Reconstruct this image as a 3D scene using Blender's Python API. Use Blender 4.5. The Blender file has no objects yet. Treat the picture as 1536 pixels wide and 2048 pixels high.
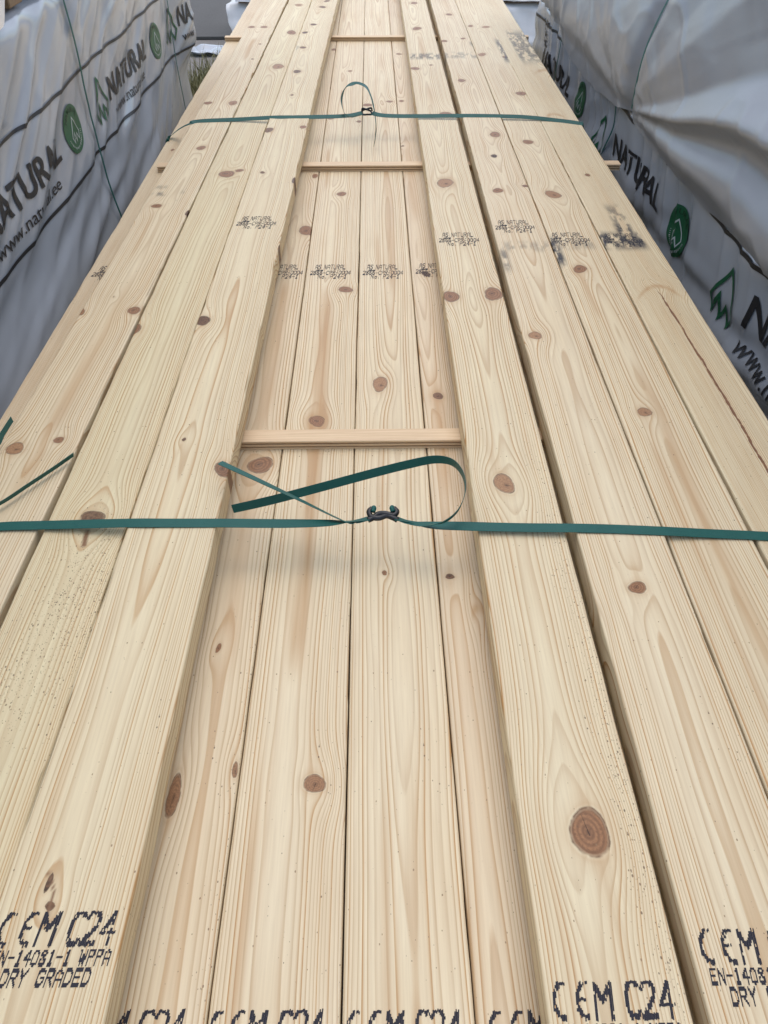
import bpy, bmesh, math, random
import numpy as np
from mathutils import Vector, Matrix
random.seed(7)
C = bpy.context.scene.collection

# ------------------------------------------------------------------ camera, sky, sun, exposure
F, CZ = 1538.0, 1.80
VX, VY = 740.0 - 768.0, 1024.0 + 420.0
PITCH = math.atan2(VY, math.hypot(F, 0))
L_ = math.sqrt(VX * VX + VY * VY + F * F)
YAW = math.asin(VX / L_)
PITCH = math.asin(VY / L_ / math.cos(YAW))
cam_d = bpy.data.cameras.new('camera')
cam = bpy.data.objects.new('camera', cam_d); C.objects.link(cam)
cam.location = (0, 0, CZ)
cam.rotation_euler = (math.pi / 2 - PITCH, 0, YAW)
cam_d.sensor_fit = 'VERTICAL'; cam_d.sensor_height = 36.0; cam_d.lens = F / 2048 * 36.0
cam_d.clip_start = 0.02; cam_d.clip_end = 400
bpy.context.scene.camera = cam

w = bpy.data.worlds.new('World'); bpy.context.scene.world = w; w.use_nodes = True
wt = w.node_tree; bg = wt.nodes['Background']
sky = wt.nodes.new('ShaderNodeTexSky'); sky.sky_type = 'NISHITA'; sky.sun_disc = False
SUN_EL, SUN_AZ = math.radians(70), math.radians(8)
sky.sun_elevation = SUN_EL; sky.sun_rotation = SUN_AZ
sky.air_density = 1.0; sky.dust_density = 1.6; sky.ozone_density = 1.0
wt.links.new(sky.outputs[0], bg.inputs[0]); bg.inputs[1].default_value = 0.15
sd = bpy.data.lights.new('sun', 'SUN'); sd.energy = 1.05; sd.angle = math.radians(120); sd.color = (1, .92, .79)
so = bpy.data.objects.new('sun', sd); C.objects.link(so); so.location = (0, 6, 12)
so.rotation_euler = (-(math.pi / 2 - SUN_EL), 0, -SUN_AZ)
vs = bpy.context.scene.view_settings
vs.view_transform = 'Standard'; vs.look = 'None'; vs.gamma = 1; vs.exposure = 0.74
bpy.context.scene.render.resolution_x = 768; bpy.context.scene.render.resolution_y = 1024
bpy.context.view_layer.update()

# ------------------------------------------------------------------ helpers
fw = Vector((-math.sin(YAW) * math.cos(PITCH), math.cos(YAW) * math.cos(PITCH), -math.sin(PITCH)))
rt = Vector((math.cos(YAW), math.sin(YAW), 0)); up = rt.cross(fw)
def ray(px, py): return fw + rt * ((px - 768) / F) - up * ((py - 1024) / F)
def P(px, py, z):
    d = ray(px, py); t = (z - CZ) / d.z
    return Vector((0, 0, CZ)) + d * t
def PX(px, py, x):
    d = ray(px, py); t = x / d.x
    return Vector((0, 0, CZ)) + d * t

def tag(o, label=None, cat=None, group=None, kind=None):
    if label: o['label'] = label
    if cat: o['category'] = cat
    if group: o['group'] = group
    if kind: o['kind'] = kind
    return o
def empty(name, loc, label, cat, group=None):
    o = bpy.data.objects.new(name, None); C.objects.link(o); o.location = loc
    o.empty_display_size = .1
    return tag(o, label, cat, group)
def np_mesh(name, V, Q, mat, parent=None, smooth=True, attrs=None):
    V = np.asarray(V, dtype=np.float32); Q = np.asarray(Q, dtype=np.int32)
    k = Q.shape[1]
    me = bpy.data.meshes.new(name)
    me.vertices.add(len(V)); me.vertices.foreach_set('co', V.ravel())
    me.loops.add(Q.size); me.loops.foreach_set('vertex_index', Q.ravel())
    me.polygons.add(len(Q)); me.polygons.foreach_set('loop_start', np.arange(len(Q), dtype=np.int32) * k)
    me.polygons.foreach_set('use_smooth', np.full(len(Q), smooth))
    me.update(calc_edges=True)
    for an, av in (attrs or {}).items():
        a = me.attributes.new(an, 'FLOAT', 'POINT'); a.data.foreach_set('value', np.asarray(av, dtype=np.float32))
    if mat: me.materials.append(mat)
    o = bpy.data.objects.new(name, me); C.objects.link(o)
    if parent: o.parent = parent
    return o
def bm_obj(name, bm, mat, parent=None, smooth=False):
    me = bpy.data.meshes.new(name); bm.normal_update(); bm.to_mesh(me); bm.free()
    if mat: me.materials.append(mat)
    if smooth:
        for p in me.polygons: p.use_smooth = True
    o = bpy.data.objects.new(name, me); C.objects.link(o)
    if parent: o.parent = parent
    return o
def grid_quads(nr, nc, wrap=False):
    r = np.arange(nr - 1)[:, None]; n = nc if wrap else nc - 1
    c = np.arange(n)[None, :]; c2 = (c + 1) % nc
    return np.stack([(r * nc + c), (r * nc + c2), ((r + 1) * nc + c2), ((r + 1) * nc + c)], -1).reshape(-1, 4)

def _h(ix, iy, s):
    n = (ix.astype(np.int64) * 374761393 + iy.astype(np.int64) * 668265263 + s * 1442695041) & 0x7fffffff
    n = ((n ^ (n >> 13)) * 1274126177) & 0x7fffffff
    n = n ^ (n >> 16)
    return (n % 100003) / 50001.5 - 1.0
def vn(x, y, s=0):
    x = np.asarray(x, float); y = np.asarray(y, float); x, y = np.broadcast_arrays(x, y)
    ix = np.floor(x); iy = np.floor(y); fx = x - ix; fy = y - iy
    fx = fx * fx * fx * (fx * (fx * 6 - 15) + 10); fy = fy * fy * fy * (fy * (fy * 6 - 15) + 10)
    a = _h(ix, iy, s); b = _h(ix + 1, iy, s); c = _h(ix, iy + 1, s); d = _h(ix + 1, iy + 1, s)
    return (a * (1 - fx) + b * fx) * (1 - fy) + (c * (1 - fx) + d * fx) * fy
def sstep(a, b, x):
    t = np.clip((np.asarray(x, float) - a) / (b - a), 0, 1); return t * t * (3 - 2 * t)

# ------------------------------------------------------------------ materials
class NT:
    def __init__(s, name):
        s.m = bpy.data.materials.new(name); s.m.use_nodes = True; s.t = s.m.node_tree
        s.b = s.t.nodes['Principled BSDF']
    def n(s, t, **kw):
        q = s.t.nodes.new(t)
        for k, v in kw.items(): setattr(q, k, v)
        return q
    def l(s, a, b): s.t.links.new(a, b)
    def put(s, sock, v):
        if hasattr(v, 'links') or isinstance(v, bpy.types.NodeSocket): s.l(v, sock)
        else: sock.default_value = v
    def math(s, op, a, b=None, c=None, clamp=False):
        q = s.n('ShaderNodeMath', operation=op, use_clamp=clamp)
        for i, v in enumerate((a, b, c)):
            if v is not None: s.put(q.inputs[i], v)
        return q.outputs[0]
    def mix(s, f, a, b, blend='MIX'):
        q = s.n('ShaderNodeMix', data_type='RGBA', blend_type=blend)
        s.put(q.inputs[0], f)
        for i, v in ((6, a), (7, b)):
            if isinstance(v, tuple): v = (*v, 1) if len(v) == 3 else v
            s.put(q.inputs[i], v)
        return q.outputs[2]
    def ramp(s, f, pts, interp='LINEAR'):
        q = s.n('ShaderNodeValToRGB'); cr = q.color_ramp; cr.interpolation = interp
        while len(cr.elements) < len(pts): cr.elements.new(.5)
        for e, (p, v) in zip(cr.elements, pts):
            e.position = p; e.color = (v, v, v, 1) if isinstance(v, (int, float)) else (*v, 1)
        s.put(q.inputs[0], f); return q.outputs[0]
    def attr(s, name): return s.n('ShaderNodeAttribute', attribute_name=name).outputs['Fac']
    def coord(s, which='Object', scale=(1, 1, 1), loc=(0, 0, 0)):
        tc = s.n('ShaderNodeTexCoord'); mp = s.n('ShaderNodeMapping')
        s.l(tc.outputs[which], mp.inputs[0]); mp.inputs['Scale'].default_value = scale; mp.inputs['Location'].default_value = loc
        return mp.outputs[0]
    def noise(s, vec, scale, detail=2, rough=.5):
        q = s.n('ShaderNodeTexNoise'); s.l(vec, q.inputs['Vector']); q.inputs['Scale'].default_value = scale
        q.inputs['Detail'].default_value = detail; q.inputs['Roughness'].default_value = rough
        return q.outputs['Fac']
    def bump(s, h, strength, dist):
        q = s.n('ShaderNodeBump'); s.put(q.inputs['Height'], h); q.inputs['Strength'].default_value = strength
        q.inputs['Distance'].default_value = dist; s.l(q.outputs[0], s.b.inputs['Normal'])
    def col(s, v): s.put(s.b.inputs['Base Color'], (*v, 1) if isinstance(v, tuple) and len(v) == 3 else v)
    def rough(s, v): s.put(s.b.inputs['Roughness'], v)

def wood_material():
    m = NT('planed_pine')
    ring, kd, kdark, heart, smud, tint, dust = [m.attr(a) for a in ('ring', 'knot', 'kdark', 'heart', 'smudge', 'tint', 'dust')]
    ku, kv, kid, yel, tight = [m.attr(a) for a in ('knot_u', 'knot_v', 'knot_id', 'yellow', 'tight')]
    crack = m.attr('crack')
    oc = m.coord('Object', (1, 1, 1))
    st = m.coord('Object', (1, .03, 1))               # stretched along the board
    n_st = m.noise(st, 260, 3, .6)
    n_st2 = m.noise(st, 60, 2, .5)
    n_lo = m.noise(m.coord('Object', (1, .25, 1)), 9, 2)
    r2 = m.math('ADD', ring, m.math('MULTIPLY', m.math('SUBTRACT', n_st2, .5), .22))
    fr = m.math('FRACT', r2); fl = m.math('FLOOR', r2)
    wn = m.n('ShaderNodeTexWhiteNoise', noise_dimensions='1D'); m.l(fl, wn.inputs['W'])
    late = m.ramp(fr, [(0, .0), (.20, .03), (.46, .13), (.68, .42), (.82, .85), (.92, 1), (.965, .45), (1, .0)])
    lum = m.math('MULTIPLY', late, m.math('MULTIPLY_ADD', wn.outputs['Value'], .70, .32))
    lum = m.math('MULTIPLY', lum, m.math('MULTIPLY_ADD', n_lo, 1.1, .22))
    early = m.mix(m.math('MULTIPLY', n_lo, .9), (.82, .72, .50), (.765, .63, .385))
    early = m.mix(m.math('MULTIPLY', tint, 1.0), early, (.655, .505, .34))
    early = m.mix(yel, early, (.735, .645, .395))
    latec = m.mix(wn.outputs['Value'], (.30, .14, .038), (.46, .235, .07))
    c = m.mix(m.math('MULTIPLY', m.math('MULTIPLY', lum, tight), 1.45, clamp=True), early, latec)
    # broad resinous heart streaks
    hm = m.math('MULTIPLY', heart, m.ramp(n_st2, [(.25, .35), (.7, 1)]))
    c = m.mix(m.math('MULTIPLY', hm, .85), c, (.50, .30, .135))
    # fine fibre
    c = m.mix(m.math('MULTIPLY', m.ramp(n_st, [(.3, 0), (.75, 1)]), .26), c, (.38, .25, .13))
    c = m.mix(m.math('MULTIPLY', m.ramp(m.noise(m.coord('Object', (1, .06, 1)), 34, 3, .6), [(.42, 0), (.75, 1)]), .22), c, (.60, .43, .24))
    # knots
    kr = m.noise(oc, 140, 2)
    kd2 = m.math('ADD', kd, m.math('MULTIPLY', m.math('SUBTRACT', kr, .5), .10))
    halo = m.ramp(m.math('MULTIPLY', kd2, .5), [(.47, .8), (.53, .25), (.60, .75), (.70, .35), (1, 0)])
    c = m.mix(m.math('MULTIPLY', halo, .42), c, (.46, .27, .12))
    ins = m.ramp(m.math('MULTIPLY', kd2, .5), [(0, 1), (.435, 1), (.525, 0)])
    uo = m.math('SUBTRACT', ku, m.math('MULTIPLY_ADD', kid, .4, -.2)); vo_ = m.math('ADD', kv, m.math('MULTIPLY_ADD', kid, .3, -.1))
    kc_ = m.math('SQRT', m.math('ADD', m.math('MULTIPLY', uo, uo), m.math('MULTIPLY', vo_, vo_)))
    krn = m.noise(oc, 330, 3, .6)
    krings = m.math('SINE', m.math('ADD', m.math('MULTIPLY', kc_, m.math('MULTIPLY_ADD', kid, 14, 20)), m.math('MULTIPLY', krn, 3.0)))
    kc = m.mix(m.math('MULTIPLY_ADD', krings, .30, .38, clamp=True), (.37, .185, .082), (.165, .075, .034))
    kc = m.mix(m.ramp(kid, [(.55, 0), (.95, .65)]), kc, (.46, .265, .13))
    kc = m.mix(m.ramp(kc_, [(.0, .8), (.16, .35), (.38, 0)]), kc, (.105, .048, .024))
    kc = m.mix(m.ramp(m.math('MULTIPLY', kd2, .5), [(.40, 0), (.49, .7)]), kc, (.13, .062, .03))
    kc = m.mix(m.ramp(krn, [(.42, 0), (.7, .55)]), kc, (.15, .072, .036))
    an = m.math('MULTIPLY', kid, 6.283); ca = m.math('COSINE', an); sa = m.math('SINE', an)
    along = m.math('ADD', m.math('MULTIPLY', uo, ca), m.math('MULTIPLY', vo_, sa)); acr = m.math('SUBTRACT', m.math('MULTIPLY', vo_, ca), m.math('MULTIPLY', uo, sa))
    acr = m.math('ABSOLUTE', m.math('ADD', acr, m.math('MULTIPLY', m.math('SUBTRACT', kr, .5), .10)))
    crk = m.math('MULTIPLY', m.math('LESS_THAN', acr, m.math('MULTIPLY_ADD', along, -.035, .032)), m.math('MULTIPLY', m.math('GREATER_THAN', along, -.15), m.math('LESS_THAN', along, .75)))
    kc = m.mix(m.math('MULTIPLY', crk, .75), kc, (.035, .018, .01))
    kc = m.mix(m.math('MULTIPLY', kdark, m.ramp(m.noise(oc, 230, 2), [(.3, 1), (.75, .45)])), kc, (.028, .018, .012))
    # a broken bark rim
    rim = m.math('MULTIPLY', m.ramp(m.math('MULTIPLY', kd2, .5), [(.455, 0), (.50, 1), (.545, 0)]), m.ramp(m.noise(oc, 75, 2), [(.36, 0), (.56, .9)]))
    c = m.mix(rim, c, (.11, .05, .022))
    c = m.mix(ins, c, kc)
    # dark pitch lines
    ck = m.math('MULTIPLY', crack, m.ramp(m.noise(oc, 60, 3), [(.25, .45), (.5, 1)]))
    c = m.mix(ck, c, (.22, .115, .055))
    # black ink and rubber smears
    sm_n = m.ramp(m.noise(m.coord('Object', (1, .35, 1)), 130, 3, .6), [(.22, .45), (.5, 1)])
    sm_n2 = m.ramp(m.noise(oc, 45, 3, .6), [(.28, .5), (.5, 1)])
    c = m.mix(m.math('MULTIPLY', smud, m.math('MULTIPLY', sm_n, sm_n2)), c, (.035, .034, .036))
    sc = m.noise(m.coord('Object', (1, .16, 1)), 11, 5, .7)
    c = m.mix(m.math('MULTIPLY', m.ramp(sc, [(.52, 0), (.78, 1)]), .13), c, (.46, .40, .31))
    # sawdust and bark flecks
    vo = m.n('ShaderNodeTexVoronoi', feature='F1'); m.l(m.coord('Object', (1, .62, 1)), vo.inputs['Vector']); vo.inputs['Scale'].default_value = 330
    vw = m.n('ShaderNodeTexWhiteNoise', noise_dimensions='3D'); m.l(vo.outputs['Color'], vw.inputs['Vector'])
    sx = m.n('ShaderNodeSeparateColor'); m.l(vo.outputs['Color'], sx.inputs[0])
    spk = m.math('MULTIPLY', m.math('LESS_THAN', vo.outputs['Distance'], m.math('MULTIPLY', vw.outputs['Value'], .37)),
                 m.math('LESS_THAN', sx.outputs[0], m.math('MULTIPLY', dust, 1.1)))
    c = m.mix(m.math('MULTIPLY', spk, .8), c, m.mix(sx.outputs[1], (.06, .035, .02), (.30, .19, .10)))
    v2 = m.n('ShaderNodeTexVoronoi', feature='F1'); m.l(m.coord('Object', (1, .5, 1), (3.1, 1.7, 0)), v2.inputs['Vector']); v2.inputs['Scale'].default_value = 720
    s2 = m.n('ShaderNodeSeparateColor'); m.l(v2.outputs['Color'], s2.inputs[0])
    spk2 = m.math('MULTIPLY', m.math('LESS_THAN', v2.outputs['Distance'], m.math('MULTIPLY', s2.outputs[1], .42)), m.math('LESS_THAN', s2.outputs[0], m.math('MULTIPLY', dust, .8)))
    c = m.mix(m.math('MULTIPLY', spk2, .7), c, m.mix(s2.outputs[2], (.08, .05, .03), (.34, .23, .13)))
    m.col(c)
    m.rough(m.math('MULTIPLY_ADD', lum, -.12, .56))
    m.b.inputs['Specular IOR Level'].default_value = .35
    plan = m.noise(m.coord('Object', (.08, 1, 1)), 150, 1)
    hgt = m.math('ADD', m.math('ADD', m.math('MULTIPLY', lum, .6), m.math('MULTIPLY', plan, .25)), m.math('ADD', m.math('MULTIPLY', n_st, .5), m.math('MULTIPLY', ins, -.25)))
    m.bump(hgt, .35, .0006)
    return m.m
WOOD = wood_material()

def bark_material():
    m = NT('reddish_bark'); n = m.noise(m.coord('Object', (1, .3, 1)), 300, 3, .6)
    m.col(m.mix(n, (.13, .055, .026), (.30, .15, .075))); m.rough(.8); return m.m
BARK = bark_material()
def lath_material():
    m = NT('lath_wood'); v = m.coord('Object', (.04, 1, 1))
    n = m.noise(v, 240, 3, .6); n2 = m.noise(m.coord('Object', (.3, 1, 1)), 18, 2)
    c = m.mix(m.ramp(n, [(.3, 0), (.7, 1)]), (.76, .57, .345), (.60, .42, .235))
    c = m.mix(m.math('MULTIPLY', n2, .5), c, (.73, .54, .33))
    m.col(c); m.rough(.6); m.bump(n, .3, .0006); return m.m
LATH = lath_material()
def bearer_material():
    m = NT('rough_sawn_timber'); n = m.noise(m.coord('Object', (.1, 1, 1)), 120, 3, .6)
    m.col(m.mix(n, (.34, .23, .13), (.22, .14, .075))); m.rough(.75); m.bump(n, .4, .002); return m.m
BEARER = bearer_material()
def plastic(name, c, rough, spec=.5, bump=.25):
    m = NT(name); v = m.coord('Object')
    n = m.noise(v, 9, 2, .45); n2 = m.noise(v, 160, 3, .6)
    m.col(m.mix(m.ramp(n, [(.3, 0), (.7, 1)]), c, tuple(x * .93 for x in c)))
    m.rough(m.math('MULTIPLY_ADD', n2, .12, rough - .06)); m.b.inputs['Specular IOR Level'].default_value = spec
    if bump: m.bump(n, bump, .004)
    return m.m
WRAP = plastic('white_plastic_wrap', (.41, .435, .458), .18, .7, bump=.2)
TARP = plastic('grey_plastic_wrap', (.225, .24, .257), .31, .42, bump=.12)
SILVER = plastic('bright_plastic_wrap', (.93, .875, .80), .25)
INK = plastic('black_print', (.018, .018, .02), .45, bump=0)
GREENP = plastic('green_print', (.012, .105, .045), .4, bump=0)
DGREEN = plastic('dark_green_print', (.006, .045, .02), .45, bump=0)
WHITEP = plastic('white_print', (.52, .58, .55), .4, bump=0)
STAMP = plastic('stamp_ink', (.035, .034, .042), .7, .2, bump=0)
BUCKLE = plastic('black_buckle', (.012, .013, .014), .38, bump=0)
def strap_material():
    m = NT('green_strap'); v = m.coord('Object')
    ch = m.n('ShaderNodeTexChecker'); m.l(v, ch.inputs['Vector']); ch.inputs['Scale'].default_value = 900
    n = m.noise(v, 30, 2)
    m.col(m.mix(n, (.008, .085, .070), (.013, .108, .088))); m.rough(.5); m.b.inputs['Specular IOR Level'].default_value = .32
    m.bump(ch.outputs['Fac'], .35, .0004); return m.m
STRAP = strap_material()
def ground_material():
    m = NT('dusty_concrete'); v = m.coord('Object')
    n = m.noise(v, 1.3, 5, .6); n2 = m.noise(v, 22, 4, .65); n3 = m.noise(v, 130, 2)
    c = m.mix(n, (.25, .225, .20), (.14, .13, .115)); c = m.mix(m.math('MULTIPLY', n2, .5), c, (.30, .27, .235))
    c = m.mix(m.ramp(n3, [(.62, 0), (.72, .6)]), c, (.07, .065, .055))
    m.col(c); m.rough(.9); m.bump(m.math('ADD', n2, n3), .6, .01); return m.m
GROUND = ground_material()
def slab_material():
    m = NT('concrete_slab'); v = m.coord('Object', (1, .35, 1))
    n = m.noise(v, 3, 5, .65); n2 = m.noise(v, 60, 3)
    c = m.mix(n, (.092, .087, .077), (.052, .049, .043)); c = m.mix(m.math('MULTIPLY', n2, .4), c, (.12, .115, .105))
    m.col(c); m.rough(.85); m.bump(n2, .4, .006); return m.m
SLAB = slab_material()
def grass_material():
    m = NT('weed_green'); n = m.noise(m.coord('Object'), 12, 2)
    m.col(m.mix(n, (.10, .11, .028), (.22, .18, .07))); m.rough(.6); return m.m
GRASS = grass_material()

def catmull(pts, n=12):
    pts = [np.array(p, float) for p in pts]; out = []
    q = [2 * pts[0] - pts[1]] + pts + [2 * pts[-1] - pts[-2]]
    for i in range(1, len(q) - 2):
        for t in np.linspace(0, 1, n, endpoint=False):
            a, b, c, d = q[i - 1], q[i], q[i + 1], q[i + 2]
            out.append(.5 * (2 * b + (c - a) * t + (2 * a - 5 * b + 4 * c - d) * t * t + (3 * b - a - 3 * c + d) * t ** 3))
    out.append(pts[-1]); return out

# ------------------------------------------------------------------ ground
GZ = 0.0
bm = bmesh.new(); bmesh.ops.create_grid(bm, x_segments=2, y_segments=2, size=150)
g = bm_obj('ground', bm, GROUND); tag(g, 'dusty grey concrete yard ground between the timber packs', 'ground', kind='structure')
bm = bmesh.new(); bmesh.ops.create_cube(bm, size=1)
bmesh.ops.scale(bm, vec=(9, 14, .03), verts=bm.verts); bmesh.ops.translate(bm, vec=(-4.5 - .3, 8.75 + 7, .012), verts=bm.verts)
bmesh.ops.bevel(bm, geom=bm.edges[:], offset=.008, segments=2, affect='EDGES')
g = bm_obj('pavement', bm, SLAB); tag(g, 'dark worn concrete slab beyond the end of the left pack', 'pavement', kind='structure')

# ------------------------------------------------------------------ boards
BT, Z_LO, Z_UP = .045, .835, .900
Y0, Y1 = -.25, 6.45
def xat(px, py, z): return P(px, py, z)
def knot(px, py, rx, ry, z, dark=0., k=1.):
    p = P(px, py, z); q = P(px + rx, py, z); r = P(px, py - ry, z); s = P(px, py + ry, z)
    return (p.x, p.y, abs(q.x - p.x), abs(r.y - s.y) / 2, dark, k)
def make_board(name, label, ys, cxs, wd, ztop, knots, seed, label_group=None, pith=(0, .035), spacing=.0052,
               tint=0., yel=0., smudges=(), cracks=(), dusts=(), coarse=False, heartk=1., wav=1., dustbase=.016, rough=1.):
    """one planed board; its grain, knots and stains are point attributes read by the wood material"""
    rng = np.random.RandomState(seed)
    if coarse: yy = np.linspace(Y0, Y1, 60); nt = 10
    else:
        yy = [Y0]
        while yy[-1] < Y1: yy.append(yy[-1] + .004 + .0028 * max(yy[-1], 0))
        yy = np.array(yy); yy[-1] = Y1; nt = 54
    rb, na = .0035, 4
    tx = np.linspace(-wd / 2 + rb, wd / 2 - rb, nt)
    prof = [(x, 0) for x in tx]
    for a in np.linspace(math.pi / 2, 0, na + 1)[1:]: prof.append((wd / 2 - rb + rb * math.cos(a), -rb + rb * math.sin(a)))
    for z in np.linspace(-rb, -BT + .002, 6)[1:]: prof.append((wd / 2, z))
    prof.append((wd / 2 - .002, -BT)); prof.append((0, -BT)); prof.append((-wd / 2 + .002, -BT))
    for z in np.linspace(-BT + .002, -rb, 6): prof.append((-wd / 2, z))
    for a in np.linspace(math.pi, math.pi / 2, na + 1)[1:-1]: prof.append((-wd / 2 + rb + rb * math.cos(a), -rb + rb * math.sin(a)))
    prof = np.array(prof); npf = len(prof)
    lx = np.broadcast_to(prof[:, 0][None, :], (len(yy), npf)).copy(); lz = np.broadcast_to(prof[:, 1][None, :], lx.shape).copy()
    Y = np.broadcast_to(yy[:, None], lx.shape)
    cx = np.interp(yy, ys, cxs) if len(ys) < 3 else np.polyval(np.polyfit(ys, cxs, 2), np.clip(yy, min(ys) - .3, max(ys) + .6))
    CXm = cx[:, None]
    # small crook and wandering arris
    edge = np.sign(lx) * sstep(.4 * wd, .5 * wd, np.abs(lx))
    lx += rough * edge * (.0010 * vn(Y / .5, edge * 3.1, seed + 5) + .0007 * vn(Y / .07, edge * 3.1, seed + 6) - .0022 * sstep(.5, .9, vn(Y / .11, edge * 5.3, seed + 7)))
    gx = lx + CXm
    # --- growth rings
    ex = lx.copy(); bump = np.zeros_like(lx)
    kd = np.full(lx.shape, 6.0); kk = np.zeros_like(lx); KU = np.full(lx.shape, 6.0); KV = np.full(lx.shape, 6.0); KI = np.zeros_like(lx)
    heart0 = np.zeros_like(lx)
    for (kx, ky, rx, ry, dark, k) in knots:
        rx = max(rx, .003); ry = max(ry, .004)
        dy = Y - ky; dx = gx - kx - dy * rng.uniform(-.18, .18); kidv = rng.rand()
        sxx = 1.5 * rx + .008; syy = 2.2 * ry + .018
        e = np.exp(-((dx / sxx) ** 2 + (dy / syy) ** 2))
        ex -= dx * .88 * e * k
        bump += (1 if dark < .95 else .6) * rng.choice([-1, 1]) * (0.5 + rx / .010) * .8 * np.exp(-((dx / (2.2 * rx + .008)) ** 2 + (dy / (2.6 * ry + .02)) ** 2)) * k
        ang = np.arctan2(dy / ry, dx / rx)
        d = np.sqrt((dx / rx) ** 2 + (dy / ry) ** 2) * (1 + .07 * np.sin(2 * ang + kx * 90) + .05 * np.sin(3 * ang + ky * 50))
        if rx < .002: d = d * 1.2
        if 0 <= dark < .9 and ry > .005:
            s1, s2 = rng.rand(2)
            tail = np.exp(-(dx / (.42 * rx + .002)) ** 2) * np.where(dy > 0, s1 * np.exp(-np.abs(dy) / (1.8 * ry + .05)), s2 * np.exp(-np.abs(dy) / (1.8 * ry + .05)))
            heart0 = np.maximum(heart0, .8 * tail * sstep(0, .01, np.abs(dy) - .6 * ry))
        if dark < 0:
            yc = dy + .9 * dx * dx / max(rx, .01) - .12 * dx
            heart0 = np.maximum(heart0, 1.5 * np.exp(-(yc / (.6 * ry)) ** 2) * (1 - sstep(.7 * rx, 1.6 * rx, np.abs(dx)))); d = d + 6
        m_ = d < kd; kd = np.where(m_, d, kd); kk = np.where(m_, dark, kk); KU = np.where(m_, dx / rx, KU); KV = np.where(m_, dy / ry, KV); KI = np.where(m_, kidv, KI)
    px_ = pith[0] + .014 * vn(Y / 1.5, 0.3, seed) + .004 * vn(Y / .33, 0.7, seed + 1)
    pz_ = -(pith[1] + .014 * vn(Y / 1.1, 1.3, seed + 2) + .0032 * vn(Y / .34, 2.1, seed + 3))
    R = np.sqrt((ex - px_) ** 2 + (lz - pz_) ** 2)
    ring = (R / .05) ** 1.4 * .05 / (spacing * 1.16)
    ring = ring + .75 * vn(ring / 2.7, seed * 1.7, seed + 40) + 1.0 * vn(ring / 7.1, seed * .7, seed + 41)
    ring = ring + wav * (.40 * vn(ex / .05 + 7, Y / .55, seed + 8) + .16 * vn(ex / .02, Y / .16, seed + 9)) + bump + 50
    gr = np.abs(np.gradient(ring[:, :nt], axis=1) / max(tx[1] - tx[0], 1e-6))
    gw = np.ones_like(lx); gw[:, :nt] = .62 + .38 * sstep(35, 150, gr)
    heart = np.exp(-((ex - px_ - .006) / .013) ** 2) * sstep(.05, .55, vn(Y / .42, .5, seed + 11)) * heartk
    heart += .8 * np.exp(-((ex - px_ + .030) / .006) ** 2) * sstep(.2, .7, vn(Y / .35, 3.5, seed + 12)) * heartk
    heart = np.maximum(heart, heart0)
    sm = np.zeros_like(lx)
    for (x0, x1, ya, yb, s) in smudges:
        so_ = .008; sy_ = .010 + .16 * abs(yb - ya)
        nz = sstep(-.45, .25, vn(gx / .016, Y / .05, seed + 50) + .6 * vn(gx / .006, Y / .018, seed + 51) + .5 * (s - .4))
        sm = np.maximum(sm, nz * s * sstep(x0 - so_, x0 + so_, gx) * (1 - sstep(x1 - so_, x1 + so_, gx)) * sstep(ya - sy_, ya + sy_, Y) * (1 - sstep(yb - sy_, yb + sy_, Y)))
    ck = np.zeros_like(lx)
    for pts, wd_ in cracks:
        p = np.array(sorted([(q.y, q.x) for q in pts])); xx = np.interp(Y, p[:, 0], p[:, 1]) + .0016 * vn(Y / .06, .2, seed + 20)
        inside = (Y > p[0, 0]) & (Y < p[-1, 0])
        ck = np.maximum(ck, inside * (1 - sstep(wd_ * .5, wd_ * 1.5, np.abs(gx - xx))))
    du = np.full(lx.shape, dustbase) + .03 * sstep(.30 * wd, .5 * wd, lx) * (vn(Y / .3, 9.1, seed) > 0)
    for (cxd, cyd, rxd, ryd, s) in dusts:
        du = np.maximum(du, s * np.exp(-(((gx - cxd) / rxd) ** 2 + ((Y - cyd) / ryd) ** 2)))
    bx, by = float(np.mean(cx)), (Y0 + Y1) / 2
    V = np.stack([gx - bx, Y - by, lz + BT], -1).reshape(-1, 3)
    Q = grid_quads(len(yy), npf, True)
    at = dict(ring=ring.ravel(), knot=kd.ravel(), kdark=kk.ravel(), heart=heart.ravel(), smudge=sm.ravel(),
              tint=(np.full(lx.shape, tint) + .12 * vn(Y / .9, lx / .09, seed + 30)).clip(0, 1).ravel(), dust=du.ravel(), crack=ck.ravel(), knot_u=KU.ravel(), knot_v=KV.ravel(), knot_id=KI.ravel(), tight=gw.ravel(),
              yellow=np.clip(yel + .25 * yel * vn(Y / .6, lx / .12, seed + 33), 0, 1).ravel())
    o = np_mesh(name, V, Q, WOOD, None, True, at)
    # end-grain caps
    me = o.data; b2 = bmesh.new(); b2.from_mesh(me); b2.verts.ensure_lookup_table()
    n = len(b2.verts)
    f1 = b2.faces.new([b2.verts[i] for i in range(npf)]); f2 = b2.faces.new([b2.verts[n - npf + i] for i in range(npf)][::-1])
    bmesh.ops.recalc_face_normals(b2, faces=b2.faces[:]); b2.to_mesh(me); b2.free()
    o.location = (bx, by, ztop - BT)
    tag(o, label, 'board', label_group)
    o['_t'] = ztop; BOARDS.append(o)
    return o
BOARDS = []

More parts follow.
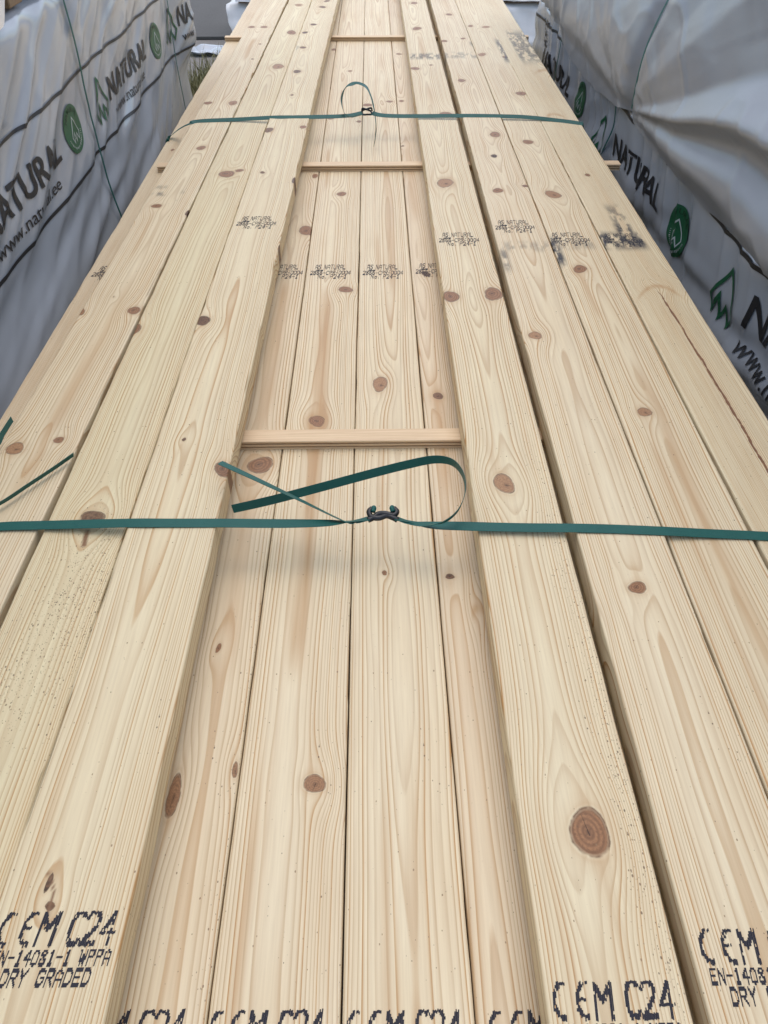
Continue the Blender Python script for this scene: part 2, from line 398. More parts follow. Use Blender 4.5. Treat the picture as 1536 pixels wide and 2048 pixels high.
U, UL1, UR2 = Z_UP, Z_UP + .015, Z_UP + .008
def edge_pts(pts, z): return [P(x, y, z) for x, y in pts]
def line_from(pts, z, off):
    q = sorted(edge_pts(pts, z), key=lambda p: p.y)
    return [p.y for p in q], [p.x + off for p in q]
GU = 'boards of the upper layer'; GLO = 'boards of the lower layer'
K = lambda z, *a: [knot(x, y, rx, ry, z, *r) for (x, y, rx, ry, *r) in a]

# upper layer, left of the trough
ys, cs = line_from([(675, 0), (628, 200), (432, 1024), (326, 1536), (213, 2048)], UL1, -.0735)
l1 = make_board('pine_board', 'raised pine board along the left side of the trough, bark knot on its edge', ys, cs, .147, UL1,
    K(UL1, (406, 641, 15, 9, .7), (446, 938, 17, 15, .35), (368, 879, 4, 4, .8), (537, 260, 9, 5, .55), (606, 254, 7, 3), (525, 345, 5, 2.5, .5), (589, 360, 5, 6, .8),
      (594, 143, 8, 3, .8), (610, 65, 6, 2, .8), (627, 49, 6, 2, .6), (645, 14, 7, 2, .6), (98, 1765, 5, 22, .95), (100, 1812, 10, 10, .6), (584, 190, 4, 1.5, .5), (654, 2, 6, 2, .3),
      (606, 95, 7, 2, .5), (560, 497, 4, 9, .8)),
    11, GU, pith=(-.012, .05), spacing=.0047, cracks=[(edge_pts([(95, 1740), (108, 1780), (92, 1840)], UL1), .0015)],
    smudges=[(*sorted((P(583, 100, UL1).x, P(600, 90, UL1).x)), P(590, 102, UL1).y, P(590, 86, UL1).y, .35)], tint=.06, yel=.42, heartk=.7)
ys, cs = line_from([(578, 0), (467, 236), (389, 400), (148, 929)], U, .0685)
l2 = make_board('pine_board', 'pine board with a dark bark-ringed knot half under the near green strap', ys, cs, .137, U,
    K(U, (185, 1036, 25, 14, .75), (268, 657, 14, 11, .1), (453, 348, 17, 6), (479, 341, 8, 3), (583, 65, 9, 4), (556, 133, 11, 5), (597, 10, 7, 2)),
    23, GU, pith=(.008, .022), spacing=.0058, heartk=.35, tint=.0, yel=.75, cracks=[(edge_pts([(175, 1060), (168, 1095)], U), .004)],
    dusts=[(P(150, 1200, U).x, P(150, 1200, U).y, .05, .16, .75), (P(185, 1230, U).x + .01, P(185, 1230, U).y, .03, .10, .95), (P(60, 1330, U).x, P(60, 1330, U).y, .05, .12, .6)])
ys, cs = line_from([(574, 0), (465, 236), (385, 402), (137, 929)], U, -.0715)
l3 = make_board('pine_board', 'outermost left upper board with red oval knots under a loose loop of strap', ys, cs, .143, U,
    K(U, (30, 897, 19, 11), (117, 880, 11, 6), (268, 621, 12, 8), (161, 623, 9, 7), (228, 594, 3, 2, .6), (313, 412, 10, 4), (254, 450, 9, 5), (402, 296, 9, 4),
      (416, 206, 8, 3), (466, 206, 9, 4), (376, 424, 4, 6, .8), (503, 54, 7, 2), (528, 54, 7, 2), (520, 88, 4, 1), (180, 700, 0, 0) if False else (505, 118, 4, 1, .5)),
    31, GU, pith=(.004, .03), spacing=.0062, tint=.14, yel=.15, heartk=1.1,
    smudges=[(P(312, 376, U).x, P(333, 376, U).x, P(320, 378, U).y, P(320, 372, U).y, .5), (P(304, 388, U).x, P(330, 388, U).x, P(320, 391, U).y, P(320, 385, U).y, .75), (P(350, 397, U).x, P(363, 397, U).x, P(350, 400, U).y, P(350, 394, U).y, .85), (P(362, 384, U).x, P(370, 384, U).x, P(365, 387, U).y, P(365, 381, U).y, .4)])
# upper layer, right of the trough
ys, cs = [-.25, 6.4], [.2405, .2435]
r1 = make_board('pine_board', 'pine board right of the trough with the biggest oval knot near its stamped end', ys, cs, .146, U,
    K(U, (1008, 967, 21, 18), (890, 366, 17, 8), (902, 593, 15, 11), (987, 588, 19, 12), (1180, 1665, 37, 50), (828, 6, 7, 2), (834, 57, 9, 3), (830, 137, 9, 3), (862, 130, 4, 1.3), (893, 229, 14, 5)),
    47, GU, rough=.5, pith=(-.006, .028), spacing=.0060, heartk=.9, tint=.0, yel=.30,
    smudges=[(P(820, 112, U).x, P(880, 112, U).x, P(850, 118, U).y, P(850, 107, U).y, .75), (P(973, 520, U).x, P(1000, 520, U).x, P(980, 530, U).y, P(980, 505, U).y, .3)],
    dusts=[(.305, .55, .016, .35, .55), (.30, .9, .02, .3, .3), (.303, .25, .02, .2, .4)])
ys, cs = [.2, 5.3], [.3995, .4125]
r2 = make_board('pine_board', 'pine board beside the wide dark gap, with a black pitch pocket beyond the small stamp', ys, cs, .1435, UR2,
    K(UR2, (1275, 1175, 17, 13), (1070, 671, 14, 7), (990, 269, 11, 5), (996, 381, 11, 4.5), (1051, 372, 7, 2.5, .3), (898, 29, 6, 2), (923, 161, 8, 3), (888, 82, 7, 2), (926, 77, 5, 1.5), (988, 312, 6, 3.5, 1), (1187, 1250, 9, 22, .2)),
    59, GU, rough=.5, pith=(.002, .03), spacing=.0056, heartk=.9, yel=.05, tint=.12,
    smudges=[(P(1000, 505, UR2).x, P(1014, 505, UR2).x, P(1005, 540, UR2).y, P(1005, 498, UR2).y, .7), (P(1010, 495, UR2).x, P(1100, 495, UR2).x, P(1050, 502, UR2).y, P(1050, 484, UR2).y, .4),
             (P(885, 108, UR2).x, P(955, 108, UR2).x, P(920, 116, UR2).y, P(920, 105, UR2).y, .5), (P(942, 90, UR2).x, P(950, 90, UR2).x, P(945, 92, UR2).y, P(945, 84, UR2).y, .8)])
ys, cs = [.2, 5.3], [.5490, .5590]
r3 = make_board('pine_board', 'pine board next to the right edge board, left edge blackened beside its stamp', ys, cs, .1405, U,
    K(U, (1289, 824, 14, 9), (1160, 538, 13, 8), (1106, 389, 14, 8), (1056, 284, 10, 4.5), (1042, 187, 10, 4), (941, 52, 5, 2), (972, 54, 8, 2), (964, 109, 8, 3), (1010, 114, 5, 2)),
    67, GU, rough=.5, pith=(.008, .03), spacing=.0056, heartk=1.2, tint=.04, yel=.2,
    smudges=[(P(1096, 490, U).x, P(1118, 490, U).x, P(1110, 530, U).y, P(1110, 478, U).y, 1.0), (P(1110, 492, U).x, P(1190, 492, U).x, P(1150, 498, U).y, P(1150, 481, U).y, .4),
             (P(994, 90, U).x, P(1003, 90, U).x, P(1000, 124, U).y, P(1000, 80, U).y, .9)])
ys, cs = [.2, 5.3], [.6985, .6975]
r4 = make_board('pine_board', 'right edge board of the upper layer with a long brown bark streak and black smears', ys, cs, .1440, U,
    K(U, (1175, 350, 5, 3, .1), (1312, 572, 34, 6, -1, .8), (1088, 140, 16, 5, -1, .9), (1105, 228, 14, 4, -1, .7), (1250, 700, 5, 3, -1, .5)),
    79, GU, rough=.5, pith=(.11, .03), spacing=.0042, heartk=.1, tint=.16, yel=.45, wav=.6,
    smudges=[(P(1218, 430, U).x, P(1248, 430, U).x, P(1235, 452, U).y, P(1235, 412, U).y, .62), (P(1230, 455, U).x, P(1262, 455, U).x, P(1245, 474, U).y, P(1245, 445, U).y, .95),
             (P(1202, 485, U).x, P(1290, 485, U).x, P(1245, 497, U).y, P(1245, 466, U).y, 1.0), (P(1025, 90, U).x, P(1085, 90, U).x, P(1060, 123, U).y, P(1060, 64, U).y, .75)])
rgb = np.random.RandomState(5)
sp_ = catmull(edge_pts([(1316, 582), (1345, 625), (1385, 690), (1425, 755), (1470, 830), (1505, 890), (1550, 968)], U), 40); V = []
for i_, p_ in enumerate(sp_):
    t_ = i_ / (len(sp_) - 1); hw_ = .0026 * min(1, 9 * t_ + .2) * (1 + .35 * float(vn(t_ * 38, .3, 5)) + .3 * float(vn(t_ * 110, .7, 6))); ox_ = .0016 * float(vn(t_ * 24, .9, 7))
    V += [(p_[0] + ox_ - hw_ - r4.location.x, p_[1] - r4.location.y, BT + .0004), (p_[0] + ox_ + hw_ * .8 - r4.location.x, p_[1] - r4.location.y, BT + .0004)]
np_mesh('bark_streak', V, grid_quads(len(sp_), 2), BARK, r4, False)
UPPER = dict(l1=l1, l2=l2, l3=l3, r1=r1, r2=r2, r3=r3, r4=r4)

# lower layer
LO = Z_LO; LW = .1430; LP = .1448
def lo_c(k): return -.0432 + LP * (k + .5)
lm1 = make_board('pine_board', 'trough board with one round ringed knot low down and orange heart streaks', [-.3, 6.5], [lo_c(-1)] * 2, LW, LO,
    K(LO, (629, 1567, 21, 19), (634, 842, 17, 10), (691, 579, 14, 6), (683, 388, 10, 4), (662, 236, 7, 3), (718, 243, 6, 2, .3), (700, 142, 5, 1.5)),
    83, GLO, rough=.35, pith=(-.010, .032), spacing=.0056, heartk=1.6, tint=.06, dusts=[(-.036, .45, .008, .3, .5)])
lk0 = make_board('pine_board', 'middle trough board under the near buckle, with a tiny ringed knot below it', [-.3, 6.5], [lo_c(0)] * 2, LW, LO,
    K(LO, (760, 768, 15, 14), (769, 1146, 6, 5), (735, 210, 9, 3), (779, 203, 7, 2), (738, 530, 3, 1, .5)),
    97, GLO, rough=.35, pith=(.004, .036), spacing=.0056, heartk=1.0, tint=.0)
lp1 = make_board('pine_board', 'narrowly seen pinkish trough board tucked beside the right-hand upper board', [-.3, 6.5], [lo_c(1)] * 2, LW, LO,
    K(LO, (876, 792, 10, 7, .45), (900, 1153, 9, 6, .7), (852, 548, 9, 5, .7), (803, 202, 5, 2), (956, 1215, 10, 22, -1, 1), (798, 108, 6, 1.5, .2), (805, 292, 4, 1.5, .4)),
    101, GLO, rough=.35, pith=(-.045, .02), spacing=.0044, heartk=1.0, tint=.34)
lm2 = make_board('pine_board', 'shaded left trough board with a broad blurred knot near the first spacer lath', [-.3, 6.5], [lo_c(-2)] * 2, LW, LO,
    K(LO, (521, 930, 23, 17, .05), (612, 461, 14, 9), (347, 1592, 13, 42, .0), (437, 1296, 5, 10, 0), (668, 99, 5, 2), (630, 352, 6, 4), (470, 1540, 6, 16, .3)),
    113, GLO, rough=.35, pith=(.02, .022), spacing=.0066, heartk=1.0, tint=.10, dusts=[(-.185, .5, .012, .4, .35)])
ys, cs = [-.25, .6, 2.0, 6.4], [-.7105, -.7105, -.7025, -.690]
lm5 = make_board('pine_board', 'lower board peeking out along the left edge with a half-covered small stamp', [-.25, 6.4], [-.7285, -.6880], LW, LO,
    K(LO, (345, 300, 4, 2)), 127, GLO, pith=(.09, .03), spacing=.0044, heartk=.1, tint=.22, wav=.6)
HID = {}
hid0 = None
for k in (-4, -3, 2, 3, 4, 5):
    if hid0 is None:
        hid0 = make_board('pine_board', 'lower layer board covered by the upper layer boards', [-.3, 6.5], [0, 0], LW, LO, [], 131, 'covered boards of the lower layer', pith=(.02, .03), coarse=True)
        ob = hid0
    else:
        ob = hid0.copy(); C.objects.link(ob)
    ob.location.x = lo_c(k)
    if k == -4: ob.location.x += .016; ob.scale.x = .76
    HID[k] = ob
HID[5]['label'] = 'right edge board of the lower layer under the smeared edge board'
HID[5]['group'] = GLO
# a layer further down on each side so the stack stands on its bearers
n_lay = 0
for li in range(16):
    z = LO - BT * (li + 1)
    if z - BT < .10: break
    for k in (-5, 5):
        ob = hid0.copy(); C.objects.link(ob); ob.location.x = lo_c(k) + (-.001 if k > 0 else -.02); ob.location.z = z - BT - .0006 * (li + 1)
        ob['label'] = 'edge board further down the ' + ('left' if k < 0 else 'right') + ' side of the timber stack'
        ob['group'] = 'lower ' + ('left' if k < 0 else 'right') + ' edge boards of the stack'
    zl = z - BT - .0006 * (li + 1)
for i, y in enumerate((.6, 2.7, 4.9)):
    bm = bmesh.new(); bmesh.ops.create_cube(bm, size=1); bmesh.ops.scale(bm, vec=(1.58, .09, zl), verts=bm.verts)
    bmesh.ops.bevel(bm, geom=bm.edges[:], offset=.004, segments=2, affect='EDGES')
    o = bm_obj('bearer', bm, BEARER); o.location = (.04, y, zl / 2)
    tag(o, 'square timber bearer under the open pine stack', 'bearer', 'bearers under the open stack')

# ------------------------------------------------------------------ spacer laths between the layers
def lath(name, label, y, x0, x1, w_=.040, h_=.0198, z0=LO, yaw=0.):
    d = .0065; hw = w_ / 2; pr = []
    side = [(0, 0), (0, .0036), (d, .0040), (d, .0072), (0, .0076), (0, .0112), (d, .0116), (d, .0150), (0, .0154), (0, h_ - .001), (.001, h_)]
    prof = [(-hw + a, b) for a, b in side] + [(hw - a, b) for a, b in side[::-1]]
    xs = np.linspace(x0, x1, 60); rng = np.random.RandomState(int(y * 100))
    V = []
    bow = .0016 * np.sin((xs - x0) / (x1 - x0) * math.pi)
    for x, b in zip(xs, bow):
        for (yy, zz) in prof: V.append((x - (x0 + x1) / 2, yy + b, zz))
    n = len(prof)
    o = np_mesh(name, V, grid_quads(len(xs), n, True), LATH, smooth=False)
    b2 = bmesh.new(); b2.from_mesh(o.data); b2.verts.ensure_lookup_table(); N = len(b2.verts)
    b2.faces.new([b2.verts[i] for i in range(n)]); b2.faces.new([b2.verts[N - n + i] for i in range(n)][::-1])
    bmesh.ops.recalc_face_normals(b2, faces=b2.faces[:]); b2.to_mesh(o.data); b2.free()
    o.location = ((x0 + x1) / 2, y, z0 + .0003); o.rotation_euler.z = yaw
    tag(o, label, 'spacer lath', 'spacer laths between the layers')
    return o
ZL = LO + .0198
ya = (P(700, 859, ZL).y + P(700, 883, ZL).y) / 2
yb = (P(720, 322, ZL).y + P(720, 333, ZL).y) / 2
yc = (P(730, 69, ZL).y + P(730, 74, ZL).y) / 2
lath('spacer_lath', 'grooved wooden spacer lath crossing the trough just beyond the near buckle', ya, -.700, .845)
lath('spacer_lath', 'grooved wooden spacer lath on the near side of the far buckle, both ends sticking out', yb, P(310, 340, ZL).x, P(1249, 340, ZL).x)
lath('spacer_lath', 'grooved wooden spacer lath across the trough beyond the far buckle, pinkish left end poking out', yc - .01, P(443, 85, ZL).x, P(1055, 69, ZL).x, yaw=-.004)

# ------------------------------------------------------------------ stamped lettering (dot-matrix ink marks, children of their boards)
GL = {
 'C': [[(.95, .88), (.75, 1), (.35, 1), (.1, .8), (.02, .5), (.1, .2), (.35, 0), (.75, 0), (.95, .12)]],
 'c': [[(.85, 1), (.5, .95), (.18, .75), (.08, .5), (.18, .25), (.5, .05), (.85, 0)]],
 'e': [[(.85, 1), (.5, .95), (.18, .75), (.08, .5), (.18, .25), (.5, .05), (.85, 0)], [(.08, .5), (.7, .5)]],
 'M': [[(.05, 0), (.05, 1), (.5, .45), (.95, 1), (.95, 0)]],
 '2': [[(.05, .8), (.25, 1), (.7, 1), (.95, .8), (.9, .55), (.05, 0), (.98, 0)]],
 '4': [[(.75, 0), (.75, 1), (.05, .32), (1, .32)]],
 'E': [[(.95, 1), (.05, 1), (.05, 0), (.95, 0)], [(.05, .5), (.75, .5)]],
 'N': [[(.05, 0), (.05, 1), (.95, 0), (.95, 1)]],
 '-': [[(.1, .5), (.9, .5)]], '.': [[(.2, .04), (.35, .04)]], '_': [[(0, 0), (1, 0)]],
 '1': [[(.2, .8), (.5, 1), (.5, 0)], [(.2, 0), (.8, 0)]],
 '0': [[(.5, 1), (.1, .85), (.05, .5), (.1, .15), (.5, 0), (.9, .15), (.95, .5), (.9, .85), (.5, 1)]],
 '8': [[(.5, .53), (.12, .75), (.3, 1), (.7, 1), (.88, .75), (.5, .53), (.05, .27), (.25, 0), (.75, 0), (.95, .27), (.5, .53)]],
 '6': [[(.9, .95), (.5, 1), (.1, .65), (.05, .3), (.3, 0), (.7, 0), (.95, .28), (.7, .55), (.1, .45)]],
 'W': [[(.02, 1), (.25, 0), (.5, .7), (.75, 0), (.98, 1)]],
 'P': [[(.05, 0), (.05, 1), (.75, 1), (.95, .78), (.75, .5), (.05, .5)]],
 'A': [[(.05, 0), (.05, .7), (.5, 1), (.95, .7), (.95, 0)], [(.05, .4), (.95, .4)]],
 'D': [[(.05, 0), (.05, 1), (.65, 1), (.95, .7), (.95, .3), (.65, 0), (.05, 0)]],
 'R': [[(.05, 0), (.05, 1), (.75, 1), (.95, .78), (.75, .52), (.05, .52)], [(.5, .52), (.95, 0)]],
 'Y': [[(.05, 1), (.5, .5), (.95, 1)], [(.5, .5), (.5, 0)]],
 'G': [[(.95, .85), (.7, 1), (.3, 1), (.05, .75), (.05, .25), (.3, 0), (.7, 0), (.95, .2), (.95, .45), (.55, .45)]],
 'S': [[(.92, .85), (.7, 1), (.3, 1), (.08, .78), (.3, .55), (.7, .47), (.93, .25), (.7, 0), (.3, 0), (.05, .15)]],
 'T': [[(0, 1), (1, 1)], [(.5, 1), (.5, 0)]], 'U': [[(.05, 1), (.05, .2), (.3, 0), (.7, 0), (.95, .2), (.95, 1)]],
 'L': [[(.05, 1), (.05, 0), (.95, 0)]], 'o': [[(.5, .6), (.1, .45), (.1, .15), (.5, 0), (.9, .15), (.9, .45), (.5, .6)]],
 '~': [[(0, .3), (.25, .6), (.5, .2), (.75, .7), (1, .4)]], ':': [[(.3, .2), (.4, .2)], [(.7, .6), (.8, .6)]], ' ': [],
}
def stamp(board, name, lines, xl, yb, seed, clip=None):
    """lines: (text, x offset, baseline y offset, cell width, cap height, col, row, thickness)"""
    rng = random.Random(seed); V = []; Q = []
    ox, oy = board.location.x, board.location.y
    slant = .10
    for text, dx, dy, cw, ch, col, row, th in lines:
        for i, chh in enumerate(text):
            cells = set()
            for pl in GL.get(chh, []):
                for (ax, ay), (bx, by) in zip(pl, pl[1:]):
                    n = int(max(abs(ax - bx) * cw, abs(ay - by) * ch) / .0007) + 2
                    for t in range(n + 1):
                        u = (ax + (bx - ax) * t / n) * cw * .78; v = (ay + (by - ay) * t / n) * ch
                        for du in (-th / 2, 0, th / 2):
                            for dv in (-th * .35, 0, th * .35):
                                cells.add((int(math.floor((u + du) / col)), int(math.floor((v + dv) / row))))
            jc = {}
            for (a, b) in cells:
                if row > .00285 and col > .001 and rng.random() < .05: continue
                j = jc.setdefault(a, rng.uniform(-.3, .3) * row if col > .001 and row > .0028 else 0.)
                x = xl + dx + i * cw + a * col; y = yb + dy + b * row + j
                s = slant * (b * row)
                if clip and not (clip[0] < x + s < clip[1]): continue
                k = len(V); g = 0.
                V += [(x + s + g - ox, y - oy, BT + .0004), (x + s + col - g - ox, y - oy, BT + .0004),
                      (x + s + col - g + slant * row - ox, y + row - oy, BT + .0004), (x + s + g + slant * row - ox, y + row - oy, BT + .0004)]
                Q.append((k, k + 1, k + 2, k + 3))
    if V: np_mesh(name, V, Q, STAMP, board, False)
def grade_stamp(board, xl, ybase, seed, clip):
    stamp(board, 'grade_stamp', [('c', 0, 0, .0165, .031, .0013, .0029, .0017), ('e', .0235, 0, .0165, .031, .0013, .0029, .0017), ('M', .042, 0, .0235, .031, .0013, .0029, .0017),
        ('C', .075, 0, .0165, .031, .0013, .0029, .0017), ('24', .0905, 0, .0185, .031, .0013, .0029, .0017),
        ('EN-14081-1', .003, -.0195, .0083, .0135, .0011, .0020, .0003), ('WPPA', .094, -.0195, .0083, .0135, .0011, .0020, .0003),
        ('DRY GRADED', .018, -.0385, .0093, .0140, .0011, .0020, .0004)], xl, ybase, seed, clip)
def mark_stamp(board, xl, ybase, seed, clip):
    stamp(board, 'mark_stamp', [('AS', .012, .055, .0085, .026, .0009, .0030, .0003), ('NATURAL', .036, .055, .0088, .026, .0009, .0030, .0003),
        ('~~', .016, .042, .010, .010, .0011, .0030, .0010), ('::', .062, .042, .010, .012, .0011, .0030, .0010),
        ('2866-CPR-0004', 0, .022, .0086, .022, .0009, .0028, .0004), ('No.', .022, 0, .0095, .020, .0009, .0028, .0003), ('P24-1', .055, 0, .0092, .020, .0009, .0028, .0003)], xl, ybase, seed, clip)
def clip_of(bd, wd): return (bd.location.x - wd / 2 + .003, bd.location.x + wd / 2 - .003)
p = P(-14, 1890, UL1); grade_stamp(l1, p.x, p.y, 1, (-9, 9))
p = P(1108, 2036, U); grade_stamp(r1, p.x, p.y, 2, clip_of(r1, .146))
p = P(1398, 1925, UR2); grade_stamp(r2, p.x + .004, p.y, 3, clip_of(r2, .1435))
for bd, px_, s in ((lm1, 418, 4), (lk0, 690, 5), (lp1, 972, 6), (lm2, 142, 7)):
    p = P(px_, 2024, LO); grade_stamp(bd, p.x, p.y - .031, s, clip_of(bd, LW))
for bd, z, px_, py_, s in ((l1, UL1, 470, 457, 11), (r1, U, 879, 491, 12), (r2, UR2, 993, 465, 13), (r3, U, 1103, 491, 14), (r4, U, 1211, 493, 15),
                           (lm1, LO, 619, 557, 16), (lk0, LO, 725, 557, 17), (lp1, LO, 832, 554, 18), (lm2, LO, 522, 557, 19), (lm5, LO, 178, 560, 20)):
    p = P(px_, py_, z); mark_stamp(bd, p.x, p.y, s, (-9, 9) if bd in (l1,) else (clip_of(bd, .1435)))

# ------------------------------------------------------------------ ribbons and tubes
def ribbon(name, pts, wdir, width, mat, parent=None, th=.0008, n=12, origin=(0, 0, 0)):
    """a flat band along pts; wdir gives the direction of its width at each point"""
    rows = catmull([list(p) + list(w_) for p, w_ in zip(pts, wdir)], n)
    V = []
    for i, r in enumerate(rows):
        p = Vector(r[:3]); wv = Vector(r[3:]).normalized()
        a = Vector(rows[max(i - 1, 0)][:3]); b = Vector(rows[min(i + 1, len(rows) - 1)][:3]); t = (b - a).normalized()
        wv = (wv - t * wv.dot(t)).normalized(); nn = t.cross(wv)
        for sx, sn in ((-1, -1), (1, -1), (1, 1), (-1, 1)):
            V.append(p + wv * (sx * width / 2) + nn * (sn * th / 2) - Vector(origin))
    N = len(rows)
    Q = list(map(tuple, grid_quads(N, 4, True))); Q += [(3, 2, 1, 0), (4 * N - 4, 4 * N - 3, 4 * N - 2, 4 * N - 1)]
    o = np_mesh(name, V, np.array(Q), mat, parent, False)
    return o
def tube(name, pts, r, mat, parent=None, n=8, origin=(0, 0, 0), seg=10):
    rows = [Vector(x) for x in catmull(pts, n)]; V = []
    for i, p in enumerate(rows):
        t = (rows[min(i + 1, len(rows) - 1)] - rows[max(i - 1, 0)]).normalized()
        a = t.cross(Vector((0, .3, 1))).normalized(); b = t.cross(a)
        for k in range(seg):
            an = 2 * math.pi * k / seg; V.append(p + a * (r * math.cos(an)) + b * (r * math.sin(an)) - Vector(origin))
    N = len(rows)
    o = np_mesh(name, V, grid_quads(N, seg, True), mat, parent, True)
    b2 = bmesh.new(); b2.from_mesh(o.data); b2.verts.ensure_lookup_table()
    b2.faces.new([b2.verts[k] for k in range(seg)][::-1]); b2.faces.new([b2.verts[(N - 1) * seg + k] for k in range(seg)]); b2.to_mesh(o.data); b2.free()
    return o
YD = Vector((0, 1, 0)); ZD = Vector((0, 0, 1))
VIEW = Vector((0, .92, -.39))           # edge-on band: its width runs straight down and away
zl3, zl4 = U + .0014, LO + .0014
# ---- near strap
y1 = P(760, 1052, UL1).y
t1 = empty('strap', (0.02, y1, U), 'taut green strap nearest the viewer, across all boards, with buckle and two long tails', 'strap')
def hz(px, py, z): return P(px, py, z)
zb = U + .016
q = [P(0, 1053, U + .0035), P(100, 1050, U + .006), P(258, 1046, UL1 + .0016), P(340, 1046, UL1 + .0018), P(428, 1046, UL1 + .0012), P(560, 1047, U + .013), P(650, 1046, U + .012), P(700, 1043, U + .013), P(738, 1037, U + .015)]
yl = q[0].y - .012
n1 = [(-.810, yl - .012, .60), (-.806, yl - .008, LO - .02), (-.800, yl - .006, LO + .004), (-.71, yl, U + .003)] + [tuple(v) for v in q]
w1 = [YD] * 10 + [Vector((0, 1, -.2)), Vector((0, .8, -.6)), VIEW]
ribbon('left_band' if False else 'band', n1, w1, .0205, STRAP, t1, origin=t1.location)
q = [P(792, 1037, U + .015), P(822, 1044, U + .013), P(860, 1050, U + .011), P(920, 1052, U + .009), P(1040, 1055, U + .0085), P(1150, 1056, UR2 + .0024), P(1230, 1058, UR2 + .0022), P(1326, 1062, UR2 + .0014), P(1420, 1067, U + .004), P(1510, 1071, U + .0022)]
yr = q[-1].y - .012
n2 = [tuple(v) for v in q] + [(.766, yr, U + .0016), (.775, yr, U - .004), (.778, yr, U - .05), (.828, yr, .70), (.828, yr, .30)]
w2 = [VIEW, Vector((0, .8, -.6)), Vector((0, 1, -.2))] + [YD] * 12
ribbon('band', n2, w2, .0205, STRAP, t1, origin=t1.location)
# left tail: rises from the buckle towards the raised board
tz = [U + .016, U + .014, U + .014, U + .028, U + .045, U + .062]
tp = [(738, 1037), (712, 1043), (690, 1043), (600, 1000), (520, 962), (440, 925)]
ribbon('tail', [P(x, y, z) for (x, y), z in zip(tp, tz)], [VIEW, VIEW, Vector((.1, .72, -.64)), Vector((.2, .7, -.5)), Vector((.25, .75, -.40)), Vector((.25, .8, -.3))], .017, STRAP, t1, origin=t1.location)
# right tail: a long loop back over the trough
lp = [(792, 1036), (815, 1044), (850, 1049), (885, 1045), (915, 1022), (930, 985), (926, 950), (905, 925), (870, 919), (820, 928), (740, 948), (640, 975), (540, 1001), (465, 1018)]
lz_ = [U + .016, U + .016, U + .02, U + .026, U + .034, U + .04, U + .04, U + .036, U + .034, U + .032, U + .026, U + .018, U + .008, U - .001]
lw = [VIEW, VIEW, VIEW, Vector((0, .55, -.8)), Vector((0, .45, -.9)), Vector((0, .5, -.9)), Vector((0, .35, -1)), Vector((0, .12, -1)), Vector((0, -.15, -1)), Vector((0, -.3, -1)), Vector((0, -.35, -1)), Vector((0, -.35, -1)), Vector((0, -.3, -1)), Vector((0, -.2, -1))]
ribbon('tail', [P(x, y, z) for (x, y), z in zip(lp, lz_)], lw, .0165, STRAP, t1, origin=t1.location)
def wire_buckle(parent, cx, cy, z, s):
    pts = []
    B = lambda x, y, zz: Vector((cx + x * s, cy + y * s, z + zz * s))
    tube('buckle', [B(-.018, .010, .008), B(-.023, .004, .006), B(-.019, -.006, .003), B(-.006, -.007, .002), B(.006, -.004, .004), B(.018, -.009, .003), B(.024, -.012, .001)], .0048 * s, BUCKLE, parent, origin=parent.location)
    tube('buckle', [B(.018, .010, .008), B(.023, .003, .006), B(.017, -.004, .005), B(.004, -.001, .006), B(-.008, .000, .004), B(-.018, -.008, .002), B(-.025, -.011, .001)], .0048 * s, BUCKLE, parent, origin=parent.location)
    for sx in (-1, 1):
        tube('strap_fold', [B(sx * .0155, .011, .009), B(sx * .0150, .007, .0105), B(sx * .0165, .001, .0085)], .0042 * s, STRAP, parent, origin=parent.location)
pb = P(766, 1030, U + .016); wire_buckle(t1, pb.x, pb.y, U + .014, 1.0)
# ---- far strap
y2 = P(735, 232, U).y
t2 = empty('strap', (0.02, y2, U), 'taut green strap across the far boards, its black buckle trailing one looped tail', 'strap')
TW = Vector((0, .93, .36))
pL = P(382, 246, U); pl4 = P(338, 280, LO)
n1 = [(pl4.x - .006, pl4.y - .03, .60), (pl4.x - .005, pl4.y - .02, LO - .02), (pl4.x - .002, pl4.y - .012, LO - .001), (pl4.x + .010, pl4.y + .02, LO + .012), ((pl4.x + pL.x) / 2, (pl4.y + pL.y) / 2, LO + .042), (pL.x - .006, pL.y - .01, U - .0005), (pL.x + .03, pL.y + .01, U + .0030), *[tuple(P(a, b, c)) for a, b, c in ((470, 239, U + .006), (548, 235, UL1 + .002), (585, 234.5, UL1 + .0022), (622, 234, UL1 + .002), (664, 233, U + .012), (700, 231, U + .013), (724, 226, U + .016))]]
ribbon('band', n1, [Vector((.2, 1, .1))] * 6 + [TW] * 8, .0205, STRAP, t2, origin=t2.location)
q = [tuple(P(a, b, c)) for a, b, c in ((744, 226, U + .016), (760, 230, U + .013), (790, 232, U + .011), (850, 232, U + .009), (915, 231.5, UR2 + .003), (985, 232, UR2 + .003), (1050, 234, UR2 + .002), (1108, 240, U + .004), (1160, 247.5, U + .0024))]
n2 = q + [(.776, q[-1][1] - .005, U - .006), (.828, q[-1][1] - .005, .72), (.828, q[-1][1] - .005, .30)]
ribbon('band', n2, [TW] * 9 + [YD] * 3, .0205, STRAP, t2, origin=t2.location)
lp = [(722, 230), (700, 234), (688, 224), (683, 200), (690, 178), (704, 168), (716, 166), (732, 174), (743, 196), (749, 225), (752, 250), (751, 272), (748, 292)]
lz_ = [U + .018, U + .02, U + .026, U + .040, U + .048, U + .05, U + .05, U + .046, U + .04, U + .036, U + .02, U - .02, U - .055]
lw = [VIEW, VIEW, VIEW, Vector((.2, .85, -.5)), Vector((0, .93, -.3)), Vector((0, .96, .25)), Vector((0, .96, .28)), Vector((0, .95, 0)), Vector((.2, .9, -.38)), Vector((.1, .93, -.37)), Vector((.1, .9, -.4)), Vector((.1, .9, -.4)), Vector((0, .9, -.4))]
